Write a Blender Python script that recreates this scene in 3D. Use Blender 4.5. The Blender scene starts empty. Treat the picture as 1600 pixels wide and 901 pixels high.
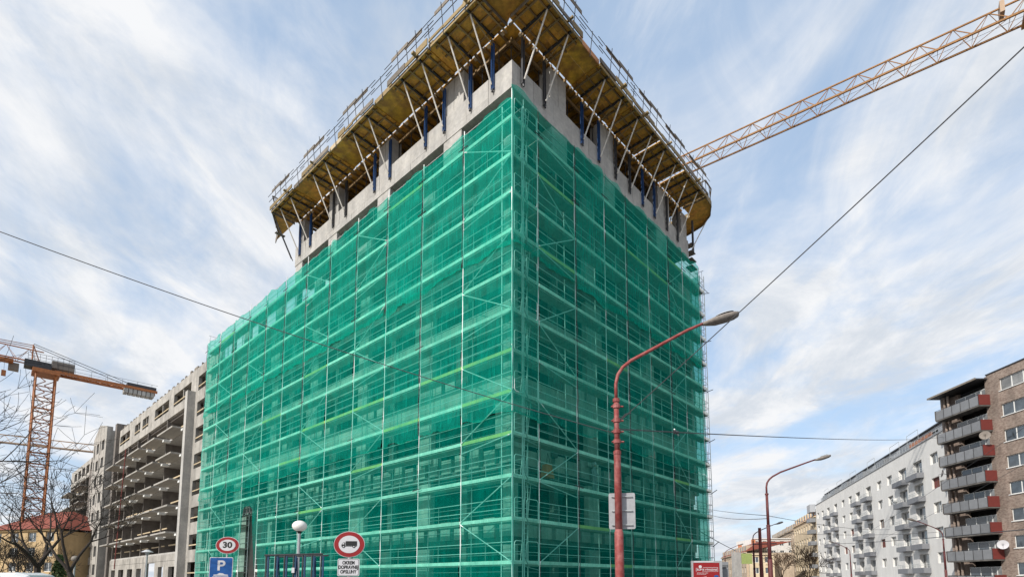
import bpy, math, random
from mathutils import Vector, noise, Matrix
sc = bpy.context.scene
COL = sc.collection
R = math.radians
rnd = random.Random(7)

# ------------------------------------------------------------------ camera
cam = bpy.data.objects.new('camera', bpy.data.cameras.new('camera'))
COL.objects.link(cam)
cam.location = (0, 0, 1.6)
cam.rotation_euler = (R(90 + 6), 0, 0)
cam.data.sensor_width = 36
cam.data.lens = 852 / 1600 * 36
cam.data.shift_y = 367.5 / 1600
cam.data.clip_start = 0.1
cam.data.clip_end = 5000
sc.camera = cam

# ------------------------------------------------------------------ light
SUN_AZ = math.atan2(-0.69, -0.72)      # where the sun stands: left, behind the camera
SUN_EL = R(33)
sun = bpy.data.objects.new('sun', bpy.data.lights.new('sun', 'SUN'))
COL.objects.link(sun)
sd = Vector((math.sin(SUN_AZ) * math.cos(SUN_EL), math.cos(SUN_AZ) * math.cos(SUN_EL), math.sin(SUN_EL)))
sun.rotation_euler = (-sd).to_track_quat('-Z', 'Y').to_euler()
sun.location = (0, 0, 60)
sun.data.energy = 4.2
sun.data.angle = R(0.6)
sun.data.color = (1.0, 0.955, 0.88)

world = bpy.data.worlds.new('World')
sc.world = world
world.use_nodes = True
nt = world.node_tree
nt.nodes.clear()
def N(tree, typ, **kw):
    n = tree.nodes.new(typ)
    for k, v in kw.items():
        setattr(n, k, v)
    return n
def setup_world():
    L = nt.links.new
    out = N(nt, 'ShaderNodeOutputWorld'); bg = N(nt, 'ShaderNodeBackground')
    sky = N(nt, 'ShaderNodeTexSky', sky_type='NISHITA')
    sky.sun_disc = False; sky.sun_elevation = SUN_EL; sky.sun_rotation = SUN_AZ
    sky.altitude = 150; sky.air_density = 1.0; sky.dust_density = 1.2; sky.ozone_density = 1.5
    tc = N(nt, 'ShaderNodeTexCoord'); sp = N(nt, 'ShaderNodeSeparateXYZ')
    L(tc.outputs['Generated'], sp.inputs[0])
    zz = N(nt, 'ShaderNodeMath', operation='MAXIMUM'); zz.inputs[1].default_value = 0.0
    L(sp.outputs[2], zz.inputs[0])
    za = N(nt, 'ShaderNodeMath', operation='ADD'); za.inputs[1].default_value = 0.16
    L(zz.outputs[0], za.inputs[0])
    dx = N(nt, 'ShaderNodeMath', operation='DIVIDE'); dy = N(nt, 'ShaderNodeMath', operation='DIVIDE')
    L(sp.outputs[0], dx.inputs[0]); L(za.outputs[0], dx.inputs[1])
    L(sp.outputs[1], dy.inputs[0]); L(za.outputs[0], dy.inputs[1])
    cb = N(nt, 'ShaderNodeCombineXYZ'); L(dx.outputs[0], cb.inputs[0]); L(dy.outputs[0], cb.inputs[1])
    def layer(rot, scl, ns, det, rough, dist, loc=(0, 0, 0)):
        m = N(nt, 'ShaderNodeMapping'); m.inputs['Rotation'].default_value = (0, 0, R(rot)); m.inputs['Scale'].default_value = scl
        m.inputs['Location'].default_value = loc
        L(cb.outputs[0], m.inputs[0])
        n = N(nt, 'ShaderNodeTexNoise'); n.inputs['Scale'].default_value = ns; n.inputs['Detail'].default_value = det
        n.inputs['Roughness'].default_value = rough; n.inputs['Distortion'].default_value = dist
        L(m.outputs[0], n.inputs['Vector'])
        return n.outputs['Fac']
    def ramp(x, a, b, lo=0.0, hi=1.0):
        r = N(nt, 'ShaderNodeMapRange'); r.interpolation_type = 'SMOOTHSTEP'
        r.inputs['From Min'].default_value = a; r.inputs['From Max'].default_value = b
        r.inputs['To Min'].default_value = lo; r.inputs['To Max'].default_value = hi
        L(x, r.inputs['Value']); return r.outputs[0]
    a = ramp(layer(-14, (1.15, 0.62, 1), 1.15, 7, 0.56, 0.6), 0.42, 0.62)
    b = ramp(layer(20, (0.9, 0.7, 1), 0.8, 8, 0.6, 0.9, (5.4, 2.2, 0)), 0.46, 0.66)
    c = ramp(layer(-20, (1.5, 0.7, 1), 3.2, 8, 0.62, 0.7, (1, 5, 0)), 0.42, 0.75, 0, 0.55)
    mx = N(nt, 'ShaderNodeMath', operation='MAXIMUM'); L(a, mx.inputs[0]); L(b, mx.inputs[1])
    ad = N(nt, 'ShaderNodeMath', operation='ADD', use_clamp=True); L(mx.outputs[0], ad.inputs[0]); L(c, ad.inputs[1])
    k = N(nt, 'ShaderNodeMapRange'); k.inputs['To Min'].default_value = 0.15; k.inputs['To Max'].default_value = 1.0
    L(ad.outputs[0], k.inputs['Value'])
    mix = N(nt, 'ShaderNodeMix', data_type='RGBA')
    L(k.outputs[0], mix.inputs['Factor'])
    skb = N(nt, 'ShaderNodeMix', data_type='RGBA', blend_type='MULTIPLY'); skb.inputs['Factor'].default_value = 1
    ska = N(nt, 'ShaderNodeMix', data_type='RGBA', blend_type='ADD'); ska.inputs['Factor'].default_value = 1; ska.inputs[7].default_value = (2.45, 3.6, 5.2, 1)
    L(sky.outputs[0], skb.inputs[6]); skb.inputs[7].default_value = (0.8, 0.75, 0.7, 1)
    L(skb.outputs[2], ska.inputs[6]); L(ska.outputs[2], mix.inputs[6])
    gm = N(nt, 'ShaderNodeMix', data_type='RGBA'); gm.inputs[6].default_value = (6.3, 6.8, 7.5, 1); gm.inputs[7].default_value = (8.7, 8.8, 9.0, 1)
    L(ramp(layer(-30, (1.2, 0.8, 1), 1.9, 9, 0.66, 0.5, (8, 3, 0)), 0.36, 0.62), gm.inputs['Factor']); L(gm.outputs[2], mix.inputs[7])
    L(mix.outputs[2], bg.inputs['Color'])
    bg.inputs['Strength'].default_value = 0.1
    L(bg.outputs[0], out.inputs[0])
setup_world()
sc.view_settings.view_transform = 'Standard'
sc.view_settings.look = 'None'
sc.view_settings.exposure = 0.1
sc.view_settings.gamma = 1
sc.cycles.transparent_max_bounces = 16
sc.cycles.max_bounces = 6

# ------------------------------------------------------------------ materials
def mat(name, col, rough=0.7, metal=0.0, var=0.15, scale=3.0, bump=0.0, rand=0.0, stain=0.0, stretch=(1, 1, 1), spec=0.4, tint=None):
    m = bpy.data.materials.new(name); m.use_nodes = True
    t = m.node_tree; bs = t.nodes['Principled BSDF']; L = t.links.new
    bs.inputs['Roughness'].default_value = rough; bs.inputs['Metallic'].default_value = metal
    bs.inputs['Specular IOR Level'].default_value = spec
    tc = N(t, 'ShaderNodeTexCoord'); mp = N(t, 'ShaderNodeMapping'); mp.inputs['Scale'].default_value = stretch
    L(tc.outputs['Object'], mp.inputs[0])
    n1 = N(t, 'ShaderNodeTexNoise'); n1.inputs['Scale'].default_value = scale; n1.inputs['Detail'].default_value = 8; n1.inputs['Roughness'].default_value = 0.65
    L(mp.outputs[0], n1.inputs['Vector'])
    r = N(t, 'ShaderNodeMapRange'); r.inputs['From Min'].default_value = 0.3; r.inputs['From Max'].default_value = 0.7
    r.inputs['To Min'].default_value = 1 - var; r.inputs['To Max'].default_value = 1 + var
    L(n1.outputs['Fac'], r.inputs['Value'])
    val = r.outputs[0]
    if rand:
        oi = N(t, 'ShaderNodeObjectInfo'); rr = N(t, 'ShaderNodeMapRange')
        rr.inputs['To Min'].default_value = 1 - rand; rr.inputs['To Max'].default_value = 1 + rand
        L(oi.outputs['Random'], rr.inputs['Value'])
        mu = N(t, 'ShaderNodeMath', operation='MULTIPLY'); L(val, mu.inputs[0]); L(rr.outputs[0], mu.inputs[1]); val = mu.outputs[0]
    if stain:
        n2 = N(t, 'ShaderNodeTexNoise'); n2.inputs['Scale'].default_value = 0.5; n2.inputs['Detail'].default_value = 6
        m2 = N(t, 'ShaderNodeMapping'); m2.inputs['Scale'].default_value = (2.2, 2.2, 0.6); L(tc.outputs['Object'], m2.inputs[0]); L(m2.outputs[0], n2.inputs['Vector'])
        r2 = N(t, 'ShaderNodeMapRange'); r2.inputs['From Min'].default_value = 0.35; r2.inputs['From Max'].default_value = 0.62
        r2.inputs['To Min'].default_value = 1 - stain; r2.inputs['To Max'].default_value = 1.0
        L(n2.outputs['Fac'], r2.inputs['Value'])
        mu = N(t, 'ShaderNodeMath', operation='MULTIPLY'); L(val, mu.inputs[0]); L(r2.outputs[0], mu.inputs[1]); val = mu.outputs[0]
    base = N(t, 'ShaderNodeMix', data_type='RGBA'); base.inputs[6].default_value = (*col, 1)
    base.inputs[7].default_value = (*(tint or col), 1)
    n3 = N(t, 'ShaderNodeTexNoise'); n3.inputs['Scale'].default_value = scale * 0.35; n3.inputs['Detail'].default_value = 4; L(mp.outputs[0], n3.inputs['Vector'])
    r3 = N(t, 'ShaderNodeMapRange'); r3.inputs['From Min'].default_value = 0.42; r3.inputs['From Max'].default_value = 0.62; L(n3.outputs['Fac'], r3.inputs['Value'])
    L(r3.outputs[0], base.inputs['Factor'])
    vm = N(t, 'ShaderNodeVectorMath', operation='SCALE'); L(base.outputs[2], vm.inputs[0]); L(val, vm.inputs['Scale'])
    L(vm.outputs[0], bs.inputs['Base Color'])
    if bump:
        b = N(t, 'ShaderNodeBump'); b.inputs['Strength'].default_value = bump; b.inputs['Distance'].default_value = 0.02
        L(n1.outputs['Fac'], b.inputs['Height']); L(b.outputs[0], bs.inputs['Normal'])
    return m

def mat_net(name, col, thru, dens):
    m = bpy.data.materials.new(name); m.use_nodes = True
    t = m.node_tree; t.nodes.clear(); L = t.links.new
    out = N(t, 'ShaderNodeOutputMaterial'); tr = N(t, 'ShaderNodeBsdfTransparent'); tr.inputs[0].default_value = (*thru, 1)
    df = N(t, 'ShaderNodeBsdfDiffuse'); tl = N(t, 'ShaderNodeBsdfTranslucent')
    m1 = N(t, 'ShaderNodeMixShader'); m1.inputs[0].default_value = 0.28
    tc = N(t, 'ShaderNodeTexCoord')
    n = N(t, 'ShaderNodeTexNoise'); n.inputs['Scale'].default_value = 0.9; n.inputs['Detail'].default_value = 7; n.inputs['Roughness'].default_value = 0.6
    L(tc.outputs['Object'], n.inputs['Vector'])
    mp = N(t, 'ShaderNodeMapping'); mp.inputs['Scale'].default_value = (14, 14, 0.5); L(tc.outputs['Object'], mp.inputs[0])
    n2 = N(t, 'ShaderNodeTexNoise'); n2.inputs['Scale'].default_value = 1.0; n2.inputs['Detail'].default_value = 3; L(mp.outputs[0], n2.inputs['Vector'])
    n3 = N(t, 'ShaderNodeTexNoise'); n3.inputs['Scale'].default_value = 34; n3.inputs['Detail'].default_value = 2; L(tc.outputs['Object'], n3.inputs['Vector'])
    oi = N(t, 'ShaderNodeObjectInfo')
    def aff(x, k, c):
        q = N(t, 'ShaderNodeMath', operation='MULTIPLY_ADD'); q.inputs[1].default_value = k; q.inputs[2].default_value = c; L(x, q.inputs[0]); return q.outputs[0]
    def add(x, y):
        q = N(t, 'ShaderNodeMath', operation='ADD'); L(x, q.inputs[0]); L(y, q.inputs[1]); return q.outputs[0]
    d = add(add(aff(n.outputs['Fac'], 0.62, dens - 0.31), aff(n2.outputs['Fac'], 0.34, -0.17)), add(aff(oi.outputs['Random'], 0.12, -0.06), aff(n3.outputs['Fac'], 0.4, -0.2)))
    cl = N(t, 'ShaderNodeClamp'); cl.inputs[1].default_value = 0.3; cl.inputs[2].default_value = 0.97; L(d, cl.inputs[0])
    cr = N(t, 'ShaderNodeVectorMath', operation='SCALE'); cr.inputs[0].default_value = col
    L(aff(n2.outputs['Fac'], 0.7, 0.65), cr.inputs['Scale'])
    L(cr.outputs[0], df.inputs[0]); L(cr.outputs[0], tl.inputs[0])
    L(df.outputs[0], m1.inputs[1]); L(tl.outputs[0], m1.inputs[2])
    m2 = N(t, 'ShaderNodeMixShader'); L(cl.outputs[0], m2.inputs[0]); L(tr.outputs[0], m2.inputs[1]); L(m1.outputs[0], m2.inputs[2])
    L(m2.outputs[0], out.inputs[0])
    return m

M = {
 'concrete': mat('concrete', (0.40, 0.385, 0.365), 0.85, var=0.14, scale=5, bump=0.35, stain=0.22, rand=0.05, tint=(0.45, 0.43, 0.40)),
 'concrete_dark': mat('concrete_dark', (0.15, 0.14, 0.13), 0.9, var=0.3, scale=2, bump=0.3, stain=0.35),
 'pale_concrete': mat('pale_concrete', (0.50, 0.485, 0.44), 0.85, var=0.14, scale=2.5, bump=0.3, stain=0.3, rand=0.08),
 'concrete_mid': mat('concrete_mid', (0.17, 0.15, 0.135), 0.9, var=0.2, scale=2, bump=0.3, stain=0.3),  # darker concrete; shade in loggias and on pilasters is put into the colour
 'facade_block': mat('facade_block', (0.40, 0.375, 0.34), 0.85, var=0.2, scale=1.6, bump=0.4, stain=0.35, rand=0.12),
 'pale_steel': mat('pale_steel', (0.75, 0.77, 0.76), 0.5, 0.1, var=0.15, scale=4),
 'steel': mat('steel', (0.42, 0.44, 0.44), 0.45, 0.35, var=0.25, scale=4, rand=0.12),
 'dark_steel': mat('dark_steel', (0.055, 0.055, 0.06), 0.5, 0.4, var=0.3, scale=4),
 'white_pipe': mat('white_pipe', (0.62, 0.58, 0.53), 0.5, 0.2, var=0.25, scale=6, rand=0.1),
 'blue': mat('blue_paint', (0.012, 0.055, 0.17), 0.4, var=0.3, scale=6, rand=0.1),
 'toe': mat('toe_board', (0.85, 0.86, 0.78), 0.6, var=0.15, scale=3, rand=0.14),
 'toe_y': mat('toe_board_yellow', (0.66, 0.62, 0.20), 0.6, var=0.15, scale=3, rand=0.1),
 'deck': mat('deck_plank', (0.33, 0.33, 0.29), 0.7, var=0.25, scale=3, rand=0.15, stretch=(1, 1, 1)),
 'ply': mat('plywood', (0.80, 0.44, 0.06), 0.5, var=0.4, scale=3.2, stain=0.5, rand=0.25, tint=(0.56, 0.27, 0.045)),
 'ply_new': mat('plywood_new', (0.70, 0.42, 0.05), 0.45, var=0.22, scale=4, stain=0.35, rand=0.1, tint=(0.40, 0.21, 0.045)),
 'timber': mat('timber', (0.25, 0.18, 0.085), 0.7, var=0.3, scale=5, rand=0.25, stretch=(1, 1, 6)),
 'timber_grey': mat('timber_grey', (0.17, 0.145, 0.12), 0.8, var=0.3, scale=6, rand=0.25),
 'timber_pale': mat('timber_pale', (0.50, 0.40, 0.26), 0.75, var=0.2, scale=5, rand=0.15),
 'beam_yellow': mat('beam_yellow', (0.22, 0.14, 0.06), 0.65, var=0.3, scale=5, rand=0.2),
 'orange_board': mat('orange_board', (0.50, 0.22, 0.09), 0.6, var=0.2, scale=3),
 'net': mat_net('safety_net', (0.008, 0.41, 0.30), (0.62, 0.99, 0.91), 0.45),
 'net_mid': mat_net('safety_net_mid', (0.005, 0.35, 0.26), (0.64, 0.99, 0.91), 0.42),  # middle sheets: green darkened part way towards the painted shadow below
 'net_thin_shaded': mat_net('safety_net_thin_shaded', (0.0, 0.235, 0.178), (0.63, 0.99, 0.91), 0.40),  # lower sheets: slightly thinner, and their cast shadow is put into the darker green
 'crane': mat('crane_orange', (0.30, 0.14, 0.04), 0.5, var=0.3, scale=3, rand=0.1),
 'crane_red': mat('crane_red', (0.33, 0.115, 0.035), 0.5, var=0.3, scale=3, rand=0.1),
 'crane_far': mat('crane_yellow', (0.36, 0.24, 0.15), 0.5, var=0.2, scale=3),
 'red_pole': mat('red_pole', (0.27, 0.05, 0.045), 0.6, var=0.28, scale=16, stain=0.25, tint=(0.36, 0.12, 0.11)),
 'red_dark': mat('red_dark', (0.14, 0.035, 0.035), 0.6, var=0.25, scale=10, stain=0.3),
 'beige_wall': mat('beige_wall', (0.48, 0.38, 0.28), 0.85, var=0.12, scale=1.5, stain=0.25),
 'lamp_head': mat('lamp_head', (0.22, 0.19, 0.165), 0.6, var=0.25, scale=12),
 'grey_paint': mat('grey_paint', (0.33, 0.34, 0.35), 0.5, var=0.1, scale=4),
 'sign_back': mat('sign_back', (0.36, 0.36, 0.37), 0.5, 0.3, var=0.12, scale=9),
 'sign_white': mat('sign_white', (0.52, 0.51, 0.53), 0.45, var=0.05, scale=5),
 'sign_red': mat('sign_red', (0.24, 0.010, 0.012), 0.4, var=0.1, scale=8),
 'sign_blue': mat('sign_blue', (0.006, 0.075, 0.27), 0.4, var=0.06, scale=8),
 'wire_grey': mat('wire_grey', (0.075, 0.075, 0.08), 0.6, var=0.1),
 'fence_blue': mat('fence_blue', (0.008, 0.04, 0.10), 0.5, var=0.2),
 'black': mat('black', (0.012, 0.012, 0.012), 0.5, var=0.1),
 'globe': mat('globe', (0.78, 0.76, 0.72), 0.25, var=0.04, scale=2),
 'white_wall': mat('white_wall', (0.70, 0.685, 0.66), 0.85, var=0.05, scale=1.5, bump=0.1, stain=0.08),
 'grey_wall': mat('grey_wall', (0.36, 0.37, 0.39), 0.8, var=0.06, scale=2),
 'brick': mat('brown_tile', (0.34, 0.27, 0.225), 0.8, var=0.25, scale=9, stain=0.35, bump=0.3, tint=(0.23, 0.17, 0.14), stretch=(1, 1, 2.5)),
 'cream_wall': mat('cream_wall', (0.62, 0.50, 0.34), 0.85, var=0.08, scale=1.5, stain=0.15),
 'ochre_wall': mat('ochre_wall', (0.46, 0.33, 0.18), 0.85, var=0.1, scale=1.5, stain=0.15),
 'terracotta': mat('terracotta', (0.50, 0.20, 0.10), 0.85, var=0.1, scale=2),
 'roof_red': mat('roof_red', (0.22, 0.06, 0.04), 0.8, var=0.2, scale=4),
 'frame_white': mat('frame_white', (0.72, 0.72, 0.70), 0.5, var=0.04),
 'frame_brown': mat('frame_brown', (0.15, 0.065, 0.03), 0.6, var=0.1),
 'glass': mat('window_glass', (0.06, 0.075, 0.09), 0.06, 0.0, var=0.5, scale=0.8, spec=0.9, rand=0.4),
 'curtain': mat('curtained_glass', (0.18, 0.18, 0.175), 0.12, 0.0, var=0.4, scale=1.2, spec=0.8, rand=0.3),
 'balcony_grey': mat('balcony_grey', (0.19, 0.195, 0.21), 0.6, var=0.12, scale=2),
 'sheet_grey': mat('balcony_sheet', (0.18, 0.185, 0.195), 0.4, var=0.1, scale=2, rand=0.15),
 'red_panel': mat('red_panel', (0.15, 0.03, 0.025), 0.6, var=0.1),
 'dark_void': mat('dark_interior', (0.03, 0.028, 0.027), 0.9, var=0.3),  # near-black colour paints the unlit depth of rooms and openings
 'bark': mat('bark', (0.030, 0.022, 0.018), 0.9, var=0.35, scale=8),
 'bark_brown': mat('bark_brown', (0.09, 0.055, 0.032), 0.9, var=0.3, scale=8),
 'hedge': mat('hedge_green', (0.05, 0.08, 0.025), 0.8, var=0.4, scale=6),
 'asphalt': mat('asphalt', (0.05, 0.05, 0.052), 0.9, var=0.2, scale=3, bump=0.2),
 'paving': mat('paving', (0.26, 0.25, 0.24), 0.9, var=0.15, scale=2, bump=0.2),
 'earth': mat('earth', (0.24, 0.21, 0.16), 0.95, var=0.3, scale=0.8),
 'van_white': mat('van_white', (0.60, 0.61, 0.63), 0.3, var=0.03),
 'lime_panel': mat('lime_panel', (0.30, 0.36, 0.12), 0.7, var=0.1),
 'orange_cloth': mat('orange_cloth', (0.60, 0.17, 0.05), 0.8, var=0.15, scale=6),
 'skin': mat('skin', (0.45, 0.28, 0.20), 0.6, var=0.05),
 'navy_cloth': mat('navy_cloth', (0.05, 0.06, 0.10), 0.9, var=0.1),
 'grey_cloth': mat('grey_cloth', (0.30, 0.32, 0.33), 0.9, var=0.1),
}

# ------------------------------------------------------------------ mesh helpers
BASE = {}
class MB:
    def __init__(s): s.v = []; s.f = []
    def box(s, x0, x1, y0, y1, z0, z1):
        if x0 > x1: x0, x1 = x1, x0
        if y0 > y1: y0, y1 = y1, y0
        n = len(s.v)
        s.v += [(x0,y0,z0),(x1,y0,z0),(x1,y1,z0),(x0,y1,z0),(x0,y0,z1),(x1,y0,z1),(x1,y1,z1),(x0,y1,z1)]
        s.f += [tuple(n+i for i in q) for q in ((0,3,2,1),(4,5,6,7),(0,1,5,4),(1,2,6,5),(2,3,7,6),(3,0,4,7))]
        return s
    def tube(s, p, q, r, n=6, r2=None):
        r2 = r if r2 is None else r2
        p = Vector(p); q = Vector(q); d = q - p
        if d.length < 1e-6: return s
        d.normalize(); a = d.orthogonal().normalized(); b = d.cross(a); k = len(s.v)
        for c, rr in ((p, r), (q, r2)):
            for i in range(n):
                t = 2*math.pi*i/n; w = c + a*(rr*math.cos(t)) + b*(rr*math.sin(t)); s.v.append(tuple(w))
        for i in range(n):
            j = (i+1) % n; s.f.append((k+i, k+j, k+n+j, k+n+i))
        s.f.append(tuple(k+i for i in reversed(range(n)))); s.f.append(tuple(k+n+i for i in range(n)))
        return s
    def path(s, pts, r, n=6):
        pts = [Vector(p) for p in pts]; k = len(s.v); m = len(pts)
        rr = r if isinstance(r, (list, tuple)) else [r]*m
        ref = None
        for i, p in enumerate(pts):
            d = (pts[min(i+1, m-1)] - pts[max(i-1, 0)]).normalized()
            if ref is None: ref = d.orthogonal().normalized()
            a = (ref - d*ref.dot(d)).normalized(); ref = a; b = d.cross(a)
            for j in range(n):
                t = 2*math.pi*j/n; s.v.append(tuple(p + a*(rr[i]*math.cos(t)) + b*(rr[i]*math.sin(t))))
        for i in range(m-1):
            for j in range(n):
                q = (j+1) % n; s.f.append((k+i*n+j, k+i*n+q, k+(i+1)*n+q, k+(i+1)*n+j))
        s.f.append(tuple(k+j for j in reversed(range(n)))); s.f.append(tuple(k+(m-1)*n+j for j in range(n)))
        return s
    def prism(s, poly, z0, z1):
        k = len(s.v); n = len(poly)
        s.v += [(x, y, z0) for x, y in poly] + [(x, y, z1) for x, y in poly]
        s.f.append(tuple(k+i for i in reversed(range(n)))); s.f.append(tuple(k+n+i for i in range(n)))
        for i in range(n):
            j = (i+1) % n; s.f.append((k+i, k+j, k+n+j, k+n+i))
        return s
    def slab(s, poly, axis, a0, a1):
        """prism of a polygon given in the x-z plane, extruded along y from a0 to a1"""
        k = len(s.v); n = len(poly)
        s.v += [(x, a0, z) for x, z in poly] + [(x, a1, z) for x, z in poly]
        s.f.append(tuple(k+i for i in range(n))); s.f.append(tuple(k+n+i for i in reversed(range(n))))
        for i in range(n):
            j = (i+1) % n; s.f.append((k+j, k+i, k+n+i, k+n+j))
        return s
    def ball(s, c, rx, ry, rz, nu=12, nv=8, half=None):
        k = len(s.v)
        for i in range(nv+1):
            t = math.pi*i/nv
            for j in range(nu):
                u = 2*math.pi*j/nu
                s.v.append((c[0]+rx*math.sin(t)*math.cos(u), c[1]+ry*math.sin(t)*math.sin(u), c[2]+rz*math.cos(t)))
        for i in range(nv):
            for j in range(nu):
                q = (j+1) % nu; s.f.append((k+i*nu+j, k+(i+1)*nu+j, k+(i+1)*nu+q, k+i*nu+q))
        return s
    def mesh(s, name, m, off=(0,0,0), smooth=False):
        me = bpy.data.meshes.new(name)
        me.from_pydata([(a-off[0], b-off[1], c-off[2]) for a, b, c in s.v], [], s.f)
        me.materials.append(M[m] if isinstance(m, str) else m)
        if smooth:
            for p in me.polygons: p.use_smooth = True
        me.update()
        return me
    def build(s, name, m, parent=None, smooth=False, kind=None, label=None):
        off = BASE.get(parent.name, (0,0,0)) if parent else (0,0,0)
        o = bpy.data.objects.new(name, s.mesh(name, m, off, smooth)); COL.objects.link(o)
        if parent: o.parent = parent; BASE[o.name] = off
        if kind: o['kind'] = kind
        if label: o['label'] = label
        return o
def put(name, me, parent, pos=(0,0,0), rot=None, label=None, kind=None):
    off = BASE.get(parent.name, (0,0,0))
    o = bpy.data.objects.new(name, me); COL.objects.link(o); o.parent = parent
    o.location = (pos[0]-off[0], pos[1]-off[1], pos[2]-off[2])
    if rot: o.rotation_euler = rot
    BASE[o.name] = (0, 0, 0)
    if label: o['label'] = label
    if kind: o['kind'] = kind
    return o
class Frame:
    def __init__(s, ox, oy, ang): s.o = (ox, oy); s.a = ang
    def w(s, x, y, z=0):
        c, q = math.cos(s.a), math.sin(s.a)
        return (s.o[0]+c*x-q*y, s.o[1]+q*x+c*y, z)
WORLD = Frame(0, 0, 0)
def thing(name, label, cat, fr=WORLD, base=(0,0,0), group=None, rot=0):
    o = bpy.data.objects.new(name, None); COL.objects.link(o)
    o.empty_display_size = 0.3
    o.location = fr.w(*base); o.rotation_euler = (0, 0, fr.a + rot)
    o['label'] = label; o['category'] = cat
    if group: o['group'] = group
    BASE[o.name] = base
    return o
def tag(o, label, cat, group=None):
    o['label'] = label; o['category'] = cat
    if group: o['group'] = group
    return o
def copy_thing(t, loc, label, rotz=None):
    c = t.copy(); COL.objects.link(c); c.location = loc; c['label'] = label
    if rotz is not None: c.rotation_euler = (0, 0, rotz)
    for ch in list(t.children):
        d = ch.copy(); COL.objects.link(d); d.parent = c
        for g in list(ch.children):
            e = g.copy(); COL.objects.link(e); e.parent = d
    return c
def struct(o): o['kind'] = 'structure'; return o
ORD = ['first','second','third','fourth','fifth','sixth','seventh','eighth','ninth','tenth','eleventh','twelfth','thirteenth','fourteenth','fifteenth','sixteenth','seventeenth','eighteenth','nineteenth','twentieth']
def facade(mb, u0, u1, z0, z1, ops, o0, o1):
    """solid wall in a facade frame (x along, outward = -y) with rectangular openings"""
    cuts = sorted({u0, u1, *[min(max(q, u0), u1) for op in ops for q in op[:2]]})
    for a, b in zip(cuts, cuts[1:]):
        if b - a < 1e-4: continue
        mid = (a+b)/2; z = z0
        for op in sorted([op for op in ops if op[0] < mid < op[1]], key=lambda q: q[2]):
            if op[2] > z: mb.box(a, b, -o0, -o1, z, op[2])
            z = max(z, op[3])
        if z < z1: mb.box(a, b, -o0, -o1, z, z1)
    return mb

# ------------------------------------------------------------------ the ground
struct(MB().box(-1500, 1500, -300, 3000, -0.30, -0.02).build('ground', 'earth'))
STREET = Frame(57 + (162-71.7)*.319, 162, math.atan2(-.953, -.304))      # x runs towards the camera along the white block, outward = -y
def place_world(mb_obj, fr): mb_obj.location = fr.w(0, 0, 0); mb_obj.rotation_euler = (0, 0, fr.a)
o = MB().box(-300, 330, -44, -6, -0.016, 0.0).build('road', 'asphalt'); place_world(o, STREET); struct(o)
o = MB().box(-300, 330, -6, 2, -0.02, 0.13).build('pavement', 'paving'); place_world(o, STREET); struct(o)
o = MB()
for i in range(60): o.box(-290+i*10, -286+i*10, -25.1, -24.95, 0.002, 0.006)
o = o.build('lane_marking', 'sign_white'); place_world(o, STREET); struct(o)
TOWER = Frame(0, 25, math.atan2(.7355, .6776))   # corner of the scaffold; x runs along the right face, y along the left face
o = MB().prism([(-12,-12),(30,-12),(30,-1.2),(-1.2,-1.2),(-1.2,60),(-12,60)], -0.02, 0.125).build('pavement', 'paving'); place_world(o, TOWER); struct(o)

# ------------------------------------------------------------------ the building under construction
def F(face, s, o, z): return (-o, s, z) if face == 'L' else (s, -o, z)
def fbox(mb, face, s0, s1, o0, o1, z0, z1):
    return mb.box(-o1, -o0, s0, s1, z0, z1) if face == 'L' else mb.box(s0, s1, -o1, -o0, z0, z1)
LEN = {'L': 42.2, 'R': 22.9}
TOP = {'L': 23.4, 'R': 20.2}
FLOORS = [3.85, 7.6, 11.35, 15.1, 18.85, 22.6]
tower = thing('concrete_building', 'unfinished grey concrete corner building wrapped in green netting under a timber formwork crown', 'building', TOWER, (1, 1, 0))
# storeys behind the scaffold: spandrels, piers, panels
for face in 'LR':
    ln = LEN[face]
    for k, z in enumerate(FLOORS):
        n = int(ln/3.5)
        sp = None
        for i in range(n):
            a, b = 1.0 + i*(ln-1.2)/n, 1.0 + (i+1)*(ln-1.2)/n
            if k >= 2:
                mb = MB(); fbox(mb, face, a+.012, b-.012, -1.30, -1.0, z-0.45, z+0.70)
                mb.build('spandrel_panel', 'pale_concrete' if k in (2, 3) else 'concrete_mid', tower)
            else:
                for q in range(3):
                    wq = (b-a)/3; hq = .85 + .12*((i*3+q*5+k) % 3)
                    mb = MB(); fbox(mb, face, a+q*wq+.20, a+(q+1)*wq-.14, -1.50, -1.22, z-.02, z+hq-.1); mb.build('parapet_block', 'pale_concrete' if (i+q) % 3 else 'concrete', tower)
    n = int(ln/3.5); w = (ln-1.2)/n
    for i in range(n+1):
        c = 1.0 + i*w
        for k, z in enumerate([0]+FLOORS):
            z1 = (FLOORS+[26.35])[k] - .45; z0 = z + (.70 if k else 0)
            wd = .56 if i % 2 == 0 else .2; a = max(c-wd, 1.0); b = min(c+wd, ln)
            if (i*7+k*3) % 5 == 1: b = min(b+.55, ln)
            mb = MB(); fbox(mb, face, a, b, -1.35, -1.03, z0, z1)
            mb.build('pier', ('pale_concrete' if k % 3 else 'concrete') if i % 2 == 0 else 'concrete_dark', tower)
        # block infill beside the piers in the lower storeys
        for k in (0, 3):
            if i < n and (i+k) % 2 == 0:
                z0 = ([0]+FLOORS)[k] + (.7 if k else 0)
                for q in range(2):
                    mb = MB(); fbox(mb, face, c+.95+q*1.15, c+1.75+q*1.15, -1.45, -1.1, z0, z0+.85+.1*q)
                    mb.build('block_infill', 'pale_concrete', tower)
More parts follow.
